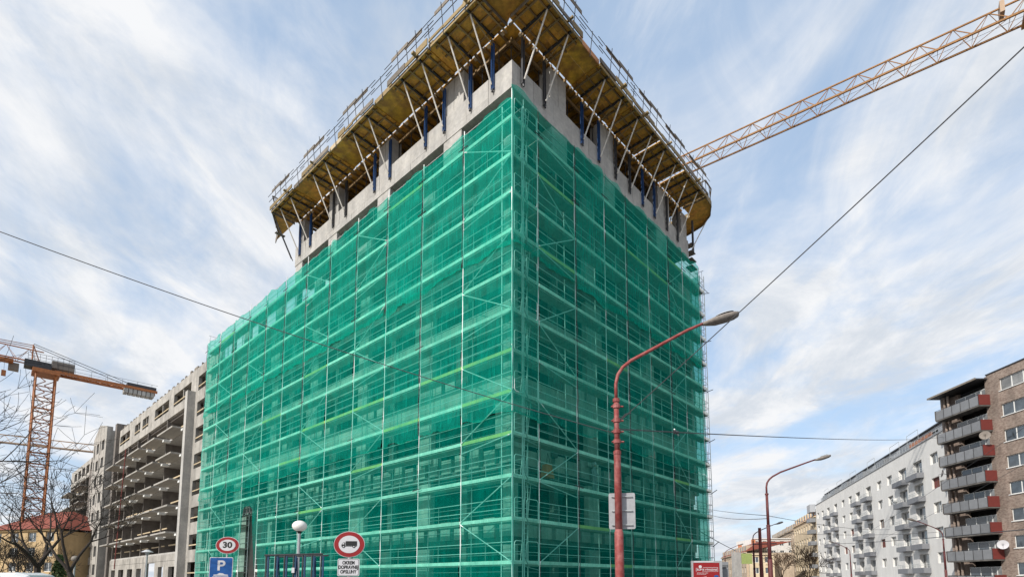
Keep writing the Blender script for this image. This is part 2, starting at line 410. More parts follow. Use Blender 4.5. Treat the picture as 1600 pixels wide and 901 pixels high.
# floors, core
for k, z in enumerate(FLOORS + [26.6]):
    big = k == 6
    x1, y1 = (20.0, 23.2) if big else (22.4, 42)
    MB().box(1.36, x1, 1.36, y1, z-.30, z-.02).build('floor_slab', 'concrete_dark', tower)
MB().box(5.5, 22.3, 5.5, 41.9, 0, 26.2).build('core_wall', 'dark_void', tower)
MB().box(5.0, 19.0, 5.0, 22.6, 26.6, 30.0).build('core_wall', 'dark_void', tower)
MB().box(22.45, 22.7, 1.4, 42, 0, 24.3).build('end_wall', 'concrete', tower)
MB().box(1.4, 22.4, 42.05, 42.3, 0, 24.3).build('end_wall', 'concrete', tower)
MB().box(16.0, 22.4, 1.42, 1.6, 19.2, 26.3).build('back_wall', 'concrete_dark', tower)
MB().box(20.35, 22.6, 1.0, 1.25, 22.3, 25.9).build('end_wall', 'pale_concrete', tower)
MB().box(1.36, 22.4, 23.4, 42, 24.0, 24.3).build('roof_slab', 'concrete', tower)
# the crowning concrete band, in formwork-sized panels with a fine joint
for face in 'LR':
    t = TOP[face]; n = round(t/1.62)
    if face == 'L': a0 = 0.0
    else: a0 = 0.0
    w = (t-a0)/n
    for i in range(n):
        a, b = a0+i*w+.008, a0+(i+1)*w-.008
        mb = MB(); lo = 0.42 if (i == 0 and face == 'R') else -.42
        if i == 0: a = -.0 if face == 'L' else 0.43
        fbox(mb, face, a if not (i == 0 and face == 'L') else 0.0, b, -.42, 0.0 + .006*((i*5) % 3), 26.80, 27.85); mb.build('band_panel', 'concrete', tower)
        mb = MB(); fbox(mb, face, a if not (i == 0 and face == 'L') else 0.0, b, -.42, 0.012 + .005*((i*3) % 2), 26.35, 26.785); mb.build('band_panel', 'concrete', tower)
    # soffit behind the band
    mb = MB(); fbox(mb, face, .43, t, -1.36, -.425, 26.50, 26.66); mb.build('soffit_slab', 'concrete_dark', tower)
    # cantilevered piers seen above the net
    for a, b in ([(3.8, 5.3), (10.5, 11.9), (17.0, 18.2), (22.2, 23.3)] if face == 'L' else [(3.2, 4.6), (8.1, 9.6), (15.0, 16.6)]):
        mb = MB(); fbox(mb, face, a, b, -1.34, -.02, 24.9, 26.34); mb.build('corbel', 'concrete', tower)
# columns of the open top storey
for face, cols in (('L', [(3.7, 5.3), (10.5, 11.9), (17.0, 18.3), (22.2, 23.1)]), ('R', [(3.15, 4.6), (8.1, 9.6), (15.5, 17.2), (19.2, 20.1)])):
    for a, b in cols:
        mb = MB(); fbox(mb, face, a, b, -.80, -.06, 27.86, 29.88); mb.build('column', 'concrete', tower)
        m = (a+b)/2
        mb = MB(); fbox(mb, face, m-.008, m+.008, -.06, -.052, 27.9, 29.86); mb.build('form_joint', 'concrete_dark', tower)

# slab formwork above the open storey
form = thing('slab_formwork', 'slab formwork of plywood on brown timber beams above the open top storey', 'formwork', TOWER, (1, 1, 29.9))
MB().box(.2, 19.7, .2, 23.0, 30.16, 30.30).build('concrete_slab', 'concrete', form)
k = 0
for i in range(16):
    for j in (0, 1):
        x0, x1 = .12 + i*1.22, 1.33 + i*1.22
        MB().box(x0, min(x1, 19.7), .12+j*1.4, 1.58+j*1.3, 30.125, 30.155).build('plywood_sheet', 'ply', form)
for i in range(15):
    for j in (0, 1):
        y0 = 2.95 + i*1.34
        MB().box(.12+j*1.4, 1.51+j*1.4, y0, y0+1.32, 30.125, 30.155).build('plywood_sheet', 'ply', form)
beam_l = MB().box(0, 3.4, -.04, .04, 0, .18).mesh('beam', 'beam_yellow')
beam_r = MB().box(-.04, .04, 0, 3.4, 0, .18).mesh('beam', 'beam_yellow')
for i in range(38): put('beam', beam_l, form, (-.05 + .05*((i*7) % 3), .9+i*.6, 29.94))
for i in range(31): put('beam', beam_r, form, (.9+i*.6, -.05 + .05*((i*5) % 3), 29.935))
for y in (.55, 1.9, 3.2): MB().box(.5, 19.6, y-.05, y+.05, 29.74, 29.93).build('main_beam', 'beam_yellow', form)
for x in (.60, 1.95, 3.25): MB().box(x-.05, x+.05, .5, 22.9, 29.735, 29.928).build('main_beam', 'beam_yellow', form)
# pale end blocks of the beams in the gap to the platforms
endb = MB().box(-.08, .08, -.08, .08, 0, .10).mesh('beam_end', 'timber_pale')
for i in range(24): put('beam_end', endb, form, (.14, .8+i*.92+.1*(i % 3), 29.95))
for i in range(19): put('beam_end', endb, form, (.8+i*.95+.1*(i % 3), .14, 29.95))
# steel props on the open storey
prop0 = thing('steel_prop', 'slim grey steel prop standing in the dark open top storey', 'prop', TOWER, (.75, .75, 26.6), 'steel props of the open top storey')
MB().tube((.75,.75,26.6), (.75,.75,28.4), .04).build('outer_tube', 'steel', prop0)
MB().tube((.75,.75,28.4), (.75,.75,29.72), .03).build('inner_tube', 'dark_steel', prop0)
MB().tube((.75,.75,28.3), (.75,.75,28.46), .07).build('collar', 'beam_yellow', prop0)
for i in range(17): copy_thing(prop0, TOWER.w(.6, 1.5+i*1.28, 26.6), prop0['label'])
for i in range(14): copy_thing(prop0, TOWER.w(1.5+i*1.30, .55, 26.6), prop0['label'])
for i in range(12): copy_thing(prop0, TOWER.w(1.95, 2.1+i*1.7, 26.6), prop0['label'])
for i in range(10): copy_thing(prop0, TOWER.w(2.3+i*1.7, 1.9, 26.6), prop0['label'])

# ------------------------------------------------------------------ scaffold
LIFT = [2.4 + 2.03*k for k in range(12)]
BAYS = {'L': [i*3.52 for i in range(13)], 'R': [0, 1.955, 5.18, 8.25, 10.68, 13.6, 16.46, 18.9, 21.8, 22.9]}
PT = {'L': 26.0, 'R': 25.9}
def scaffold(face, label):
    t = thing('scaffolding', label, 'scaffold', TOWER, F(face, 0 if face == 'L' else .02, 0, 0))
    def at(s, o, z): return F(face, s, o, z)
    bays = BAYS[face]
    # standards
    so = MB().tube((0,0,.0), (0,0,1), .030, 6).mesh('standard', 'pale_steel')
    for i, s in enumerate(bays):
        s_ = s if not (face == 'R' and i == 0) else .06
        for o in (0.0, -.73):
            z1 = PT[face] + (.25 if i % 3 == 0 else 0)
            if s < TOP[face]+.3: z1 = min(z1, 26.30)
            if o < 0: z1 = min(z1, 25.7)
            p = put('standard', so, t, at(s_, o, 0)); p.scale = (1, 1, z1)
    if face == 'R':
        p = put('standard', so, t, at(.85, 0, 0)); p.scale = (1, 1, 26.2)
    # decks, toe boards, rails, half posts
    cache = {}
    for i, (a, b) in enumerate(zip(bays, bays[1:])):
        w = round(b-a, 3)
        if w not in cache:
            q = {}
            mb = MB(); fbox(mb, face, .03, w-.03, -.70, -.06, -.07, 0); q['deck'] = mb.mesh('deck', 'deck')
            mb = MB(); fbox(mb, face, .02, w-.02, -.035, -.0, 0, .17); q['toe'] = mb.mesh('toe_board', 'toe')
            mb = MB(); fbox(mb, face, .02, w-.02, -.035, -.0, 0, .17); q['toey'] = mb.mesh('toe_board', 'toe_y')
            q['rail'] = MB().tube(F(face, 0, .0, 0), F(face, w, .0, 0), .019, 5).mesh('guard_rail', 'pale_steel')
            q['post'] = MB().tube(F(face, w/2, -.02, .05), F(face, w/2, -.02, 1.0), .016, 4).mesh('rail_post', 'steel')
            cache[w] = q
        q = cache[w]
        for k, z in enumerate(LIFT):
            if face == 'R' and i in (0,):
                pass
            if face == 'L' and i == 8 and k < 3: continue
            if k == 11 and False: continue
            rr = rnd.random()
            put('deck', q['deck'], t, at(a, 0, z))
            put('toe_board', q['toey'] if rr < .07 else q['toe'], t, at(a, 0, z + rnd.uniform(-.01, .01)), label='yellow toe board' if rr < .07 else None)
            if not (face == 'R' and i == 0):
                put('guard_rail', q['rail'], t, at(a, 0, z+.55)); put('guard_rail', q['rail'], t, at(a, 0, z+1.02))
                if k % 2 == 0 or i % 2: put('rail_post', q['post'], t, at(a, 0, z))
    # inner rails, seen as finer pale lines; one joined part per lift
    for k, z in enumerate(LIFT):
        mb = MB()
        runs = [(.1, bays[-1])] if (face == 'R' or k > 3) else [(.1, 28.1), (31.8, bays[-1])]
        for a, b in runs:
            for dz in (.5, .95): mb.tube(at(a, -.74, z+dz), at(b, -.74, z+dz), .014, 4)
            if k < 5:
                for dz in (-.35,): mb.tube(at(a, -.02, z+dz), at(b, -.02, z+dz), .012, 4)
        mb.build('ledger', 'steel', t)
    # diagonal braces
    br = [0, 3, 5, 8, 10] if face == 'L' else [1, 6]
    for i in br:
        a, b = bays[i], bays[i+1]
        for k in range(len(LIFT)-1):
            if face == 'L' and i == 8 and k < 3: continue
            z0, z1 = LIFT[k]+.1, LIFT[k+1]
            up = (k % 2 == 0)
            if (k + i) % 3 == 2:
                mb = MB().tube(at(a, .035, z1), at(b, .035, z1-.45), .027, 5)
            else:
                mb = MB().tube(at(a, .035, z0 if up else z1), at(b, .035, z1 if up else z0), .027, 5)
            mb.build('brace', 'pale_steel', t)
    # short tie tubes poking through the net
    n = 0
    for i, s in enumerate(bays[1:], 1):
        for k in (2, 4, 6, 8, 10, 11):
            if (i*3 + k) % 4 == 0 or k == 11:
                z = LIFT[k]+.15
                MB().tube(at(s-.35, .10, z+.03), at(s+.3, .16, z-.05), .022, 5).build('tie_tube', 'dark_steel', t)
    # end frames
    e = bays[-1]
    for k, z in enumerate(LIFT):
        mb = MB()
        mb.tube(at(e, 0, z+1.9), at(e, -.73, z+1.9), .02, 5).tube(at(e, 0, z+1.0), at(e, -.73, z+1.0), .02, 5).tube(at(e, 0, z+.5), at(e, -.73, z+.5), .02, 5)
        mb.tube(at(e, -.15, z+1.9), at(e, -.15, z+.0), .014, 4)
        mb.build('end_frame', 'steel', t)
        if face == 'R' and k % 2 == 1:
            MB().tube(at(e-.3, .05, z-.2), at(e+.75, .1, z+.25), .03, 5).build('tie_tube', 'dark_steel', t)
    if face == 'R':
        # rounded guard frames and ladders in the access bay next to the corner
        def loop(w, h, r=.13):
            mb = MB(); pts = []
            for cx, cz, a0 in ((w-r, h-r, 0), (r, h-r, 90), (r, r, 180), (w-r, r, 270)):
                for a in (0, 30, 60, 90): pts.append((cx+r*math.cos(R(a0+a)), .0, cz+r*math.sin(R(a0+a))))
            pts.append(pts[0]); mb.path(pts, .02, 5); mb.tube((0, 0, h*.5), (w, 0, h*.5), .015, 4)
            return mb
        g1 = loop(.62, 1.0).mesh('gate_frame', 'pale_steel'); g2 = loop(.85, 1.0).mesh('gate_frame', 'pale_steel')
        lad = MB()
        for q in (0, .32): lad.tube((q, 0, 0), (q+.25, -.02, 1.95), .018, 4)
        for j in range(7): lad.tube((j*.035, 0, .15+j*.27), (.32+j*.035, 0, .15+j*.27), .014, 4)
        lad = lad.mesh('ladder', 'pale_steel')
        for k, z in enumerate(LIFT):
            if k % 1 == 0:
                put('gate_frame', g1, t, at(.12, .045, z+.08)); put('gate_frame', g2, t, at(.98, .045, z+.08))
            put('ladder', lad, t, at(1.15 if k % 2 else .95, -.35, z))
            MB().tube(at(.85, .02, z+.35), at(1.2, .02, z-.15), .02, 5).tube(at(.85, .02, z-.1), at(1.85, .02, z-.25), .018, 5).build('bracket', 'steel', t)
    return t
scafL = scaffold('L', 'galvanised tube scaffold with pale toe boards along the sunlit left face of the corner building')
scafR = scaffold('R', 'galvanised tube scaffold with access ladders along the shaded right face of the corner building')

# ------------------------------------------------------------------ nets
SPAN = {'L': 'sunlit left face', 'R': 'shaded right face'}
def net_sheet(face, s0, s1, z0, z1, seed, top=0, bot=0, pull=0.0, arch=0.0):
    nx = max(8, int((s1-s0)/.25)); nz = max(10, int((z1-z0)/.30)); mb = MB()
    for j in range(nz+1):
        v = j/nz
        for i in range(nx+1):
            u = i/nx; s = s0 + (s1-s0)*u; z = z0 + (z1-z0)*v
            a = noise.noise(Vector((s*.55, z*.30, seed*.37)))
            b = noise.noise(Vector((s*3.4+z*.7, z*.42, seed+3.1)))
            c = noise.noise(Vector((s*5+z*4, z*3, seed+9.1)))
            env = math.sin(math.pi*u)**.6 if 0 < u < 1 else 0
            o = .055 + env*(.10*abs(a)*2 + .05) + .045*b*2 + .016*c + .03*noise.noise(Vector((s*1.6+z*1.3, s*.4-z*.3, seed*.7)))
            if bot and v < .10: # bunched hem
                k = 1 - v/.10; o += .12*k*abs(noise.noise(Vector((s*6, seed, 2))))*2; z += k*bot*(noise.noise(Vector((s*.8, seed*2.3, 5))) + .4*noise.noise(Vector((s*4, seed, 1))))
            if arch and v < .9: z -= arch*(1-v/.9)*abs(2*u-1)**4
            if top and v > .95: z += top*(v-.95)/.05*(noise.noise(Vector((s*1.1, seed*1.9, 8)))*.8 - .35*math.sin(math.pi*u))
            if pull and v < .55:
                k = (1 - v/.55)**1.5
                s = s0 + (s1-s0)*(u*(1-pull*k)) if pull > 0 else s1 - (s1-s0)*((1-u)*(1+pull*k))
            mb.v.append(F(face, s, o, z))
    for j in range(nz):
        for i in range(nx):
            k = j*(nx+1)+i; q = (k, k+1, k+nx+2, k+nx+1)
            mb.f.append(q if face == 'R' else tuple(reversed(q)))
    return mb
HEMS = [(0.35, 9.6), (9.5, 18.15), (17.85, 25.75)]
ROWN = ['bottom', 'middle', 'top']
for face in 'LR':
    bays = BAYS[face]
    for i, (a, b) in enumerate(zip(bays, bays[1:])):
        if face == 'R' and i == 8: continue
        for r, (z0, z1) in enumerate(HEMS):
            top = bot = 0; pull = 0
            if r == 2: z1 = 25.70 if face == 'L' else 26.45; top = .35; bot = .22; z0 += .12*math.sin(i*1.9+1)
            if r == 1: bot = .25
            if r == 0 and face == 'L' and i == 8: z0 = 7.9; bot = .5
            if r == 0 and face == 'L' and i == 7: pull = .30
            if r == 0 and face == 'L' and i == 9: pull = -.14
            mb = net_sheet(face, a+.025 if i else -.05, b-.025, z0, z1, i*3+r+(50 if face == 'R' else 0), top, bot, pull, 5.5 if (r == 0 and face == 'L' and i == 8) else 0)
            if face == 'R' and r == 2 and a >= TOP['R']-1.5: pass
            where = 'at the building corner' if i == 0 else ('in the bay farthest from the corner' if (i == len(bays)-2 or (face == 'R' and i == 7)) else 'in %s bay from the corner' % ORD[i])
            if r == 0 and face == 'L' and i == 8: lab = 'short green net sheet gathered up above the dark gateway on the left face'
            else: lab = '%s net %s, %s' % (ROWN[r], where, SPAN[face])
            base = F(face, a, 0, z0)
            t = mb.mesh('safety_net', ('net_thin_shaded', 'net_mid', 'net')[r], base, smooth=True)
            ob = bpy.data.objects.new('safety_net', t); COL.objects.link(ob)
            ob.location = TOWER.w(*base); ob.rotation_euler = (0, 0, TOWER.a)
            tag(ob, lab, 'safety net', 'green net sheets hung on the scaffold')
            if (face == 'L' and r == 2) or (face == 'R' and i % 2 == 1) or (face == 'L' and r == 1 and i % 4 == 1):
                rp = MB(); pts = []; nn = 26
                for j in range(nn+1):
                    z = z0 + .2 + (z1-z0-.3)*j/nn
                    pts.append(F(face, b + .03*noise.noise(Vector((z*1.7, i, r))) , .10+.02*math.sin(z*5), z))
                rp.path(pts, [.012+.020*abs(noise.noise(Vector((z_*1.3, i*3.1, 7)))) for z_ in range(nn+1)], 5)
                me_ = rp.mesh('lacing_rope', 'dark_steel', base)
                oo = bpy.data.objects.new('lacing_rope', me_); COL.objects.link(oo); oo.parent = ob
# end net on the far side of the right face
mb = MB(); nx, nz = 6, 60
for j in range(nz+1):
    for i in range(nx+1):
        z = .4+25.6*j/nz; y = .05 + .9*i/nx
        mb.v.append((22.3 + .45*i/nx*0 + .06*noise.noise(Vector((y*3, z, 4))) + .05, y, z))
for j in range(nz):
    for i in range(nx):
        k = j*(nx+1)+i; mb.f.append((k, k+1, k+nx+2, k+nx+1))
ob = bpy.data.objects.new('safety_net', mb.mesh('safety_net', 'net', (22.3, 0, 0), True)); COL.objects.link(ob)
ob.location = TOWER.w(22.3, 0, 0); ob.rotation_euler = (0, 0, TOWER.a)
tag(ob, 'narrow green net closing the far end of the scaffold on the shaded right face', 'safety net', 'green net sheets hung on the scaffold')

# gateway girder in the opening of the net
g = thing('lattice_girder', 'small steel lattice girder across the top of the dark gateway in the net', 'girder', TOWER, (-.0, 28.2, 7.3))
for dz in (0, .75):
    for o in (-.06, -.7):
        MB().tube(F('L', 28.0, o, 7.35+dz), F('L', 35.4, o, 7.35+dz), .035, 6).build('chord', 'wire_grey', g)
for i in range(12):
    s = 28.1 + i*.6
    for o in (-.06, -.7):
        MB().tube(F('L', s, o, 7.35), F('L', s+.3, o, 8.1), .022, 5).tube(F('L', s+.3, o, 8.1), F('L', s+.6, o, 7.35), .022, 5).build('lattice_bar', 'wire_grey', g)
MB().box(.84, .98, 28.6, 32.49, 0, 7.25).build('gateway_void', 'dark_void', tower)  # solid near-black box; the shade of the gateway is put into its colour
MB().box(.80, .98, 32.5, 34.6, 0, 7.25).build('gateway_wall', 'pale_concrete', tower)

# ------------------------------------------------------------------ formwork platforms round the crown
ZP = 30.10
def bracket(t, face, s, blue, fy=0):
    mb = MB()
    for d in (-.075, .045): fbox(mb, face, s+d, s+d+.03+.02, .03, .15, 26.95, 29.55)
    mb.build('bracket_post', 'blue' if blue else 'dark_steel', t)
    mb = MB().tube(F(face, s, .2, 27.15), F(face, s, 1.72, ZP-.16), .045, 7); mb.build('main_strut', 'white_pipe', t)
    mb = MB().tube(F(face, s, .1, 29.45), F(face, s, 1.55, ZP-.16), .028, 6); mb.build('short_strut', 'timber', t)
    mb = MB(); fbox(mb, face, s-.05, s+.05, .02, 1.96, ZP-.16, ZP-.05); mb.build('bracket_beam', 'dark_steel', t)
    mb = MB().tube(F(face, s, .1, 27.0), F(face, s+.02, .13, 26.8), .05, 6); mb.build('anchor', 'dark_steel', t)
def guard(t, face, s, out, top=31.55):
    MB().tube(F(face, s, out-.03, ZP-.25), F(face, s+.02, out+.16, top), .022, 5).build('guard_post', 'dark_steel', t)
def unit(face, s0, s1, br, blue, label, drop=0.0, new=False):
    j = rnd.uniform(-.10, .12)
    t = thing('formwork_platform', label, 'platform', TOWER, F(face, s0, 0, ZP), 'timber platforms round the crown')
    for s in br: bracket(t, face, s, blue)
    n = max(1, round((s1-s0)/1.1)); w = (s1-s0)/n
    for i in range(n):
        for o0, o1 in ((.0, .65), (.66, 1.31), (1.32, 1.97)):
            mb = MB(); fbox(mb, face, s0+i*w+.006, s0+(i+1)*w-.006, o0, o1, ZP-.045+.004*((i+int(o0*3)) % 3), ZP)
            mb.build('plywood_sheet', 'ply', t)
    for o in (.35, 1.05, 1.7):
        mb = MB(); fbox(mb, face, s0+.05, s1-.05, o-.035, o+.035, ZP-.145, ZP-.05)
        mb.build('joist', 'beam_yellow', t)
    # stacked edge boards, each a little out of line
    mb = MB(); fbox(mb, face, s0-.05, s1+.05, 1.98, 2.03, ZP-.22, ZP-.02); mb.build('edge_board', 'timber', t)
    a = s0 - .15
    while a < s1:
        b = min(a + rnd.uniform(.9, 2.1), s1 + rnd.uniform(-.1, .35)); q = 2.035 + abs(j)*.6 + rnd.uniform(0, .05); zt = ZP + rnd.uniform(.12, .34)
        if b - a > .2:
            mb = MB(); fbox(mb, face, a, b-.02, q, q+.05, ZP-.015+rnd.uniform(-.07, .02), zt); mb.build('edge_board', rnd.choice(['timber', 'timber_grey', 'timber']), t)
        a = b
    if rnd.random() < .8:
        c = rnd.uniform(s0+.5, s1-1.2); mb = MB(); fbox(mb, face, c, c+rnd.uniform(.1, .2), 1.2, 2.35, ZP+.02, ZP+.12); mb.build('loose_board', 'timber', t)
    for c in (s0+.25, (s0+s1)/2, s1-.3):
        mb = MB(); fbox(mb, face, c-.04, c+.04, -.25, 1.9, ZP-.15, ZP-.05); mb.build('cross_joist', 'timber', t)
    for s in br: guard(t, face, s, 2.06)
    guard(t, face, (br[0]+br[1])/2, 2.03, 31.2) if len(br) > 1 else None
    a, b = br[0]-.45, br[-1]+.5
    mb = MB(); fbox(mb, face, a, (a+b)/2+.2, 2.10, 2.14, 31.20+j*.3, 31.44+j*.3); mb.build('guard_board', 'timber_grey', t)
    mb = MB(); fbox(mb, face, (a+b)/2-.1, b+.1, 2.145, 2.185, 31.26+j*.3, 31.47+j*.3); mb.build('guard_board', 'timber_grey', t)
    mb = MB().tube(F(face, s0-.3, 2.12, 30.85), F(face, s1+.3, 2.12, 30.85), .02, 5).tube(F(face, s0-.4, 2.16, 31.3), F(face, s1+.4, 2.16, 31.3), .018, 5)
    mb.build('guard_rail', 'dark_steel', t)
    return t
LU = [(.35, 4.0, (1.27, 2.97), True), (4.35, 7.75, (5.15, 6.83), True), (9.5, 13.05, (10.43, 12.15), True), (14.8, 18.3, (15.7, 17.4), False), (19.95, 23.4, (20.8, 22.5), True)]
RU = [(-.2, 3.25, (.73, 2.47), False), (5.05, 8.45, (5.94, 7.7), True), (8.7, 12.1, (9.58, 11.3), False), (12.2, 15.5, (13.0, 14.65), True), (15.7, 19.1, (16.5, 18.2), False)]
for i, (a, b, br, bl) in enumerate(LU):
    unit('L', a, b, br, bl, 'brown timber formwork platform on two struts, %s from the corner on the left face' % ORD[i], drop=i % 2)
for i, (a, b, br, bl) in enumerate(RU):
    unit('R', a, b, br, bl, 'brown timber formwork platform on two struts, %s from the corner on the right face' % ORD[i], drop=(i+1) % 2)
def infill(face, s0, s1, label, m, edge):
    t = thing('platform_infill', label, 'platform', TOWER, F(face, s0, 0, ZP), 'boards bridging two platforms')
    mb = MB(); fbox(mb, face, s0-.1, s1+.1, .0, 1.0, ZP+.012, ZP+.035); mb.build('plywood_sheet', m, t)
    mb = MB(); fbox(mb, face, s0-.1, s1+.1, 1.01, 1.86, ZP+.012, ZP+.035); mb.build('plywood_sheet', m, t)
    mb = MB(); fbox(mb, face, s0, s1, 1.87, 1.92, ZP-.04, ZP+.26); mb.build('edge_board', edge, t)
    mb = MB().tube(F(face, s0-.2, 2.05, 31.25), F(face, s1+.2, 2.05, 31.25), .02, 5).tube(F(face, s0-.2, 2.05, 30.8), F(face, s1+.2, 2.05, 30.8), .018, 5); mb.build('guard_rail', 'dark_steel', t)
    guard(t, face, (s0+s1)/2, 1.95, 31.25)
infill('L', 4.0, 4.35, 'narrow strip of boards filling the gap between the first two left platforms', 'ply', 'timber')
infill('L', 7.75, 9.5, 'smooth yellow plywood sheets bridging the second and third left platforms', 'ply_new', 'timber')
infill('L', 13.05, 14.8, 'bright golden plywood sheets bridging the third and fourth left platforms', 'ply_new', 'timber_pale')
infill('L', 18.3, 19.95, 'weathered plywood sheets bridging the two farthest left platforms', 'ply', 'timber_grey')
infill('R', 3.25, 5.05, 'plywood sheets with a bright orange edge board next to the first right platform', 'ply_new', 'orange_board')
infill('R', 8.45, 8.7, 'narrow board strip filling the gap between the second and third right platforms', 'ply', 'timber_grey')
def poly_platform(name, poly, label, mesh_m='ply', edge='timber'):
    t = thing(name, label, 'platform', TOWER, (poly[0][0], poly[0][1], ZP), 'timber platforms round the crown')
    MB().prism(poly, ZP-.04, ZP+.0).build('plywood_sheet', mesh_m, t)
    for (x0, y0), (x1, y1) in zip(poly, poly[1:]):
        d = Vector((x1-x0, y1-y0, 0)); L_ = d.length
        if L_ < .9: continue
        d.normalize(); n = Vector((d.y, -d.x, 0))
        p = [Vector((x0, y0, 0)), Vector((x1, y1, 0)), Vector((x1, y1, 0))-n*.05, Vector((x0, y0, 0))-n*.05]
        MB().prism([(q.x, q.y) for q in p], ZP-.2, ZP+.18).build('edge_board', edge, t)
        for f in (.15, .85):
            q = Vector((x0, y0, 0)).lerp(Vector((x1, y1, 0)), f)
            MB().tube((q.x, q.y, ZP-.2), (q.x+n.x*-.1, q.y+n.y*-.1, 31.5), .022, 5).build('guard_post', 'dark_steel', t)
        MB().tube((x0, y0, 31.3), (x1, y1, 31.3), .05, 5).build('guard_rail', 'timber_grey', t)
    return t
poly_platform('corner_platform', [(-.02, .33), (-1.97, .33), (-1.97, -.55), (-.75, -1.97), (-.22, -1.97), (-.22, -.12)], 'dark board platform cutting off the near corner of the crown', 'ply', 'timber_grey')
for i in range(5):
    pass
e = poly_platform('corner_platform', [(19.15, -.12), (19.15, -1.97), (20.3, -1.90), (21.4, -1.35), (22.2, -.35), (22.5, 1.0), (22.5, 4.5), (20.4, 4.5), (20.4, -.12)], 'chamfered timber platform wrapping the far right corner of the crown', 'ply', 'timber')
for s, x, y in ((0, 20.4, -.3), (1, 20.5, .9), (2, 20.5, 2.4)):
    MB().tube((x-.2, y+.0, 27.1), (x+1.5, y-.5*(s == 0), ZP-.1), .04, 6).build('main_strut', 'white_pipe', e)
    MB().box(x-.08, x+.06, y-.06, y+.06, 26.9, 29.5).build('bracket_post', 'dark_steel', e)
for k, z in enumerate((25.9, 26.5, 27.1, 27.7)):
    MB().box(20.35, 21.3-.12*k, -.2, .35, z, z+.05).build('stair_tread', 'timber_grey', e)
e = poly_platform('corner_platform', [(-.12, 27.0), (-.5, 25.6), (-1.2, 24.6), (-1.97, 23.45), (-.12, 23.45)], 'timber platform end with loose boards at the far left corner of the crown', 'ply', 'timber_grey')
MB().tube((-.1, 23.9, 27.2), (-1.3, 24.3, ZP-.1), .035, 6).tube((-.1, 23.6, 26.9), (-1.7, 23.7, ZP-.1), .035, 6).build('main_strut', 'dark_steel', e)
MB().box(-1.35, -.6, 24.0, 24.25, 28.9, 28.95).build('loose_board', 'timber_grey', e)

# hanging orange tarpaulin bag and a worker behind the net
b = thing('rubble_bag', 'small orange cloth bag hanging behind the net near the access bay', 'bag', TOWER, (2.9, .35, 7.0))
k = MB(); k.v = [(2.62,.02,6.85),(3.22,.02,6.8),(3.2,.5,6.85),(2.64,.5,6.85),(2.72,.1,7.5),(3.10,.1,7.52),(3.08,.42,7.5),(2.74,.42,7.5)]
k.f = [(0,3,2,1),(4,5,6,7),(0,1,5,4),(1,2,6,5),(2,3,7,6),(3,0,4,7)]
k.build('cloth', 'orange_cloth', b)
MB().tube((2.74,.15,7.5), (2.9,.2,8.1), .012, 4).tube((3.06,.15,7.5), (2.9,.2,8.1), .012, 4).build('rope', 'dark_steel', b)
def person(x, y, z, label, shirt, helmet=True):
    t = thing('person', label, 'person', TOWER, (x, y, z))
    # one continuous skinned body
    J = [((0,0,.95),.15), ((0,0,1.15),.14), ((0,0,1.38),.16), ((0,0,1.5),.07), ((0,0,1.60),.085), ((0,0,1.72),.09),
         ((-.2,0,1.40),.065), ((-.27,-.08,1.15),.05), ((-.2,-.30,1.08),.04), ((-.17,-.38,1.08),.04),
         ((.2,0,1.40),.065), ((.28,-.05,1.14),.05), ((.22,-.28,1.05),.04), ((.18,-.36,1.05),.04),
         ((-.1,0,.88),.10), ((-.11,-.02,.48),.07), ((-.11,.02,.08),.05), ((-.11,-.12,.04),.045),
         ((.1,0,.88),.10), ((.12,-.02,.48),.07), ((.13,.02,.08),.05), ((.13,-.12,.04),.045)]
    E_ = [(0,1),(1,2),(2,3),(3,4),(4,5),(2,6),(6,7),(7,8),(8,9),(2,10),(10,11),(11,12),(12,13),(0,14),(14,15),(15,16),(16,17),(0,18),(18,19),(19,20),(20,21)]
    me = bpy.data.meshes.new('body'); me.from_pydata([j[0] for j in J], E_, []); me.materials.append(M[shirt])
    o = bpy.data.objects.new('body', me); COL.objects.link(o); o.parent = t
    o.modifiers.new('skin', 'SKIN'); 
    for v, j in zip(me.skin_vertices[0].data, J): v.radius = (j[1], j[1])
    me.skin_vertices[0].data[0].use_root = True
    s = o.modifiers.new('sub', 'SUBSURF'); s.levels = 1; s.render_levels = 2
    put('helmet', MB().ball((0, 0, 0), .14, .16, .12, 12, 8).mesh('helmet', 'sign_white', smooth=True), t, (x, y, z+1.78))
    put('face', MB().ball((0, 0, 0), .075, .06, .09, 10, 8).mesh('face', 'skin', smooth=True), t, (x, y-.07, z+1.66))
    put('boots', MB().box(-.17, -.05, -.16, .08, 0, .1).box(.06, .18, -.16, .08, 0, .1).mesh('boots', 'dark_steel'), t, (x, y, z))
    return t
person(7.2, .30, LIFT[2], 'worker in pale grey clothes and white helmet behind the net on the right face', 'grey_cloth')

#==PART2==
# ------------------------------------------------------------------ grey concrete block beyond the scaffold (left)
GB = Frame(-94.4, 115.6, math.atan2(-.6896, .7242))
gb = thing('apartment_building', 'long raw grey concrete apartment block under construction with projecting balcony slabs, left of the netting', 'building', GB, (40, 5, 0))
def part(name, m, mb, parent=gb, **k): return mb.build(name, m, parent, **k)
HEAD = [24.45 - 2.97*k for k in range(8)]
FL = [19.0 - 2.98*k for k in range(5)] + [5.0]
# near strip with one window column
part('wall', 'facade_block', facade(MB(), 81.0, 87.8, 0, 25.6, [(81.8, 84.4, h-1.65, h) for h in HEAD] + [(86.0, 87.5, h-1.65, h) for h in HEAD], 0, -.35))
part('pilaster', 'concrete', MB().box(80.15, 80.98, -.8, .3, 0, 22.9))
for h in HEAD:
    part('guard_plank', 'timber_pale', MB().box(81.8, 84.4, .02, .07, h-1.2, h-1.08))
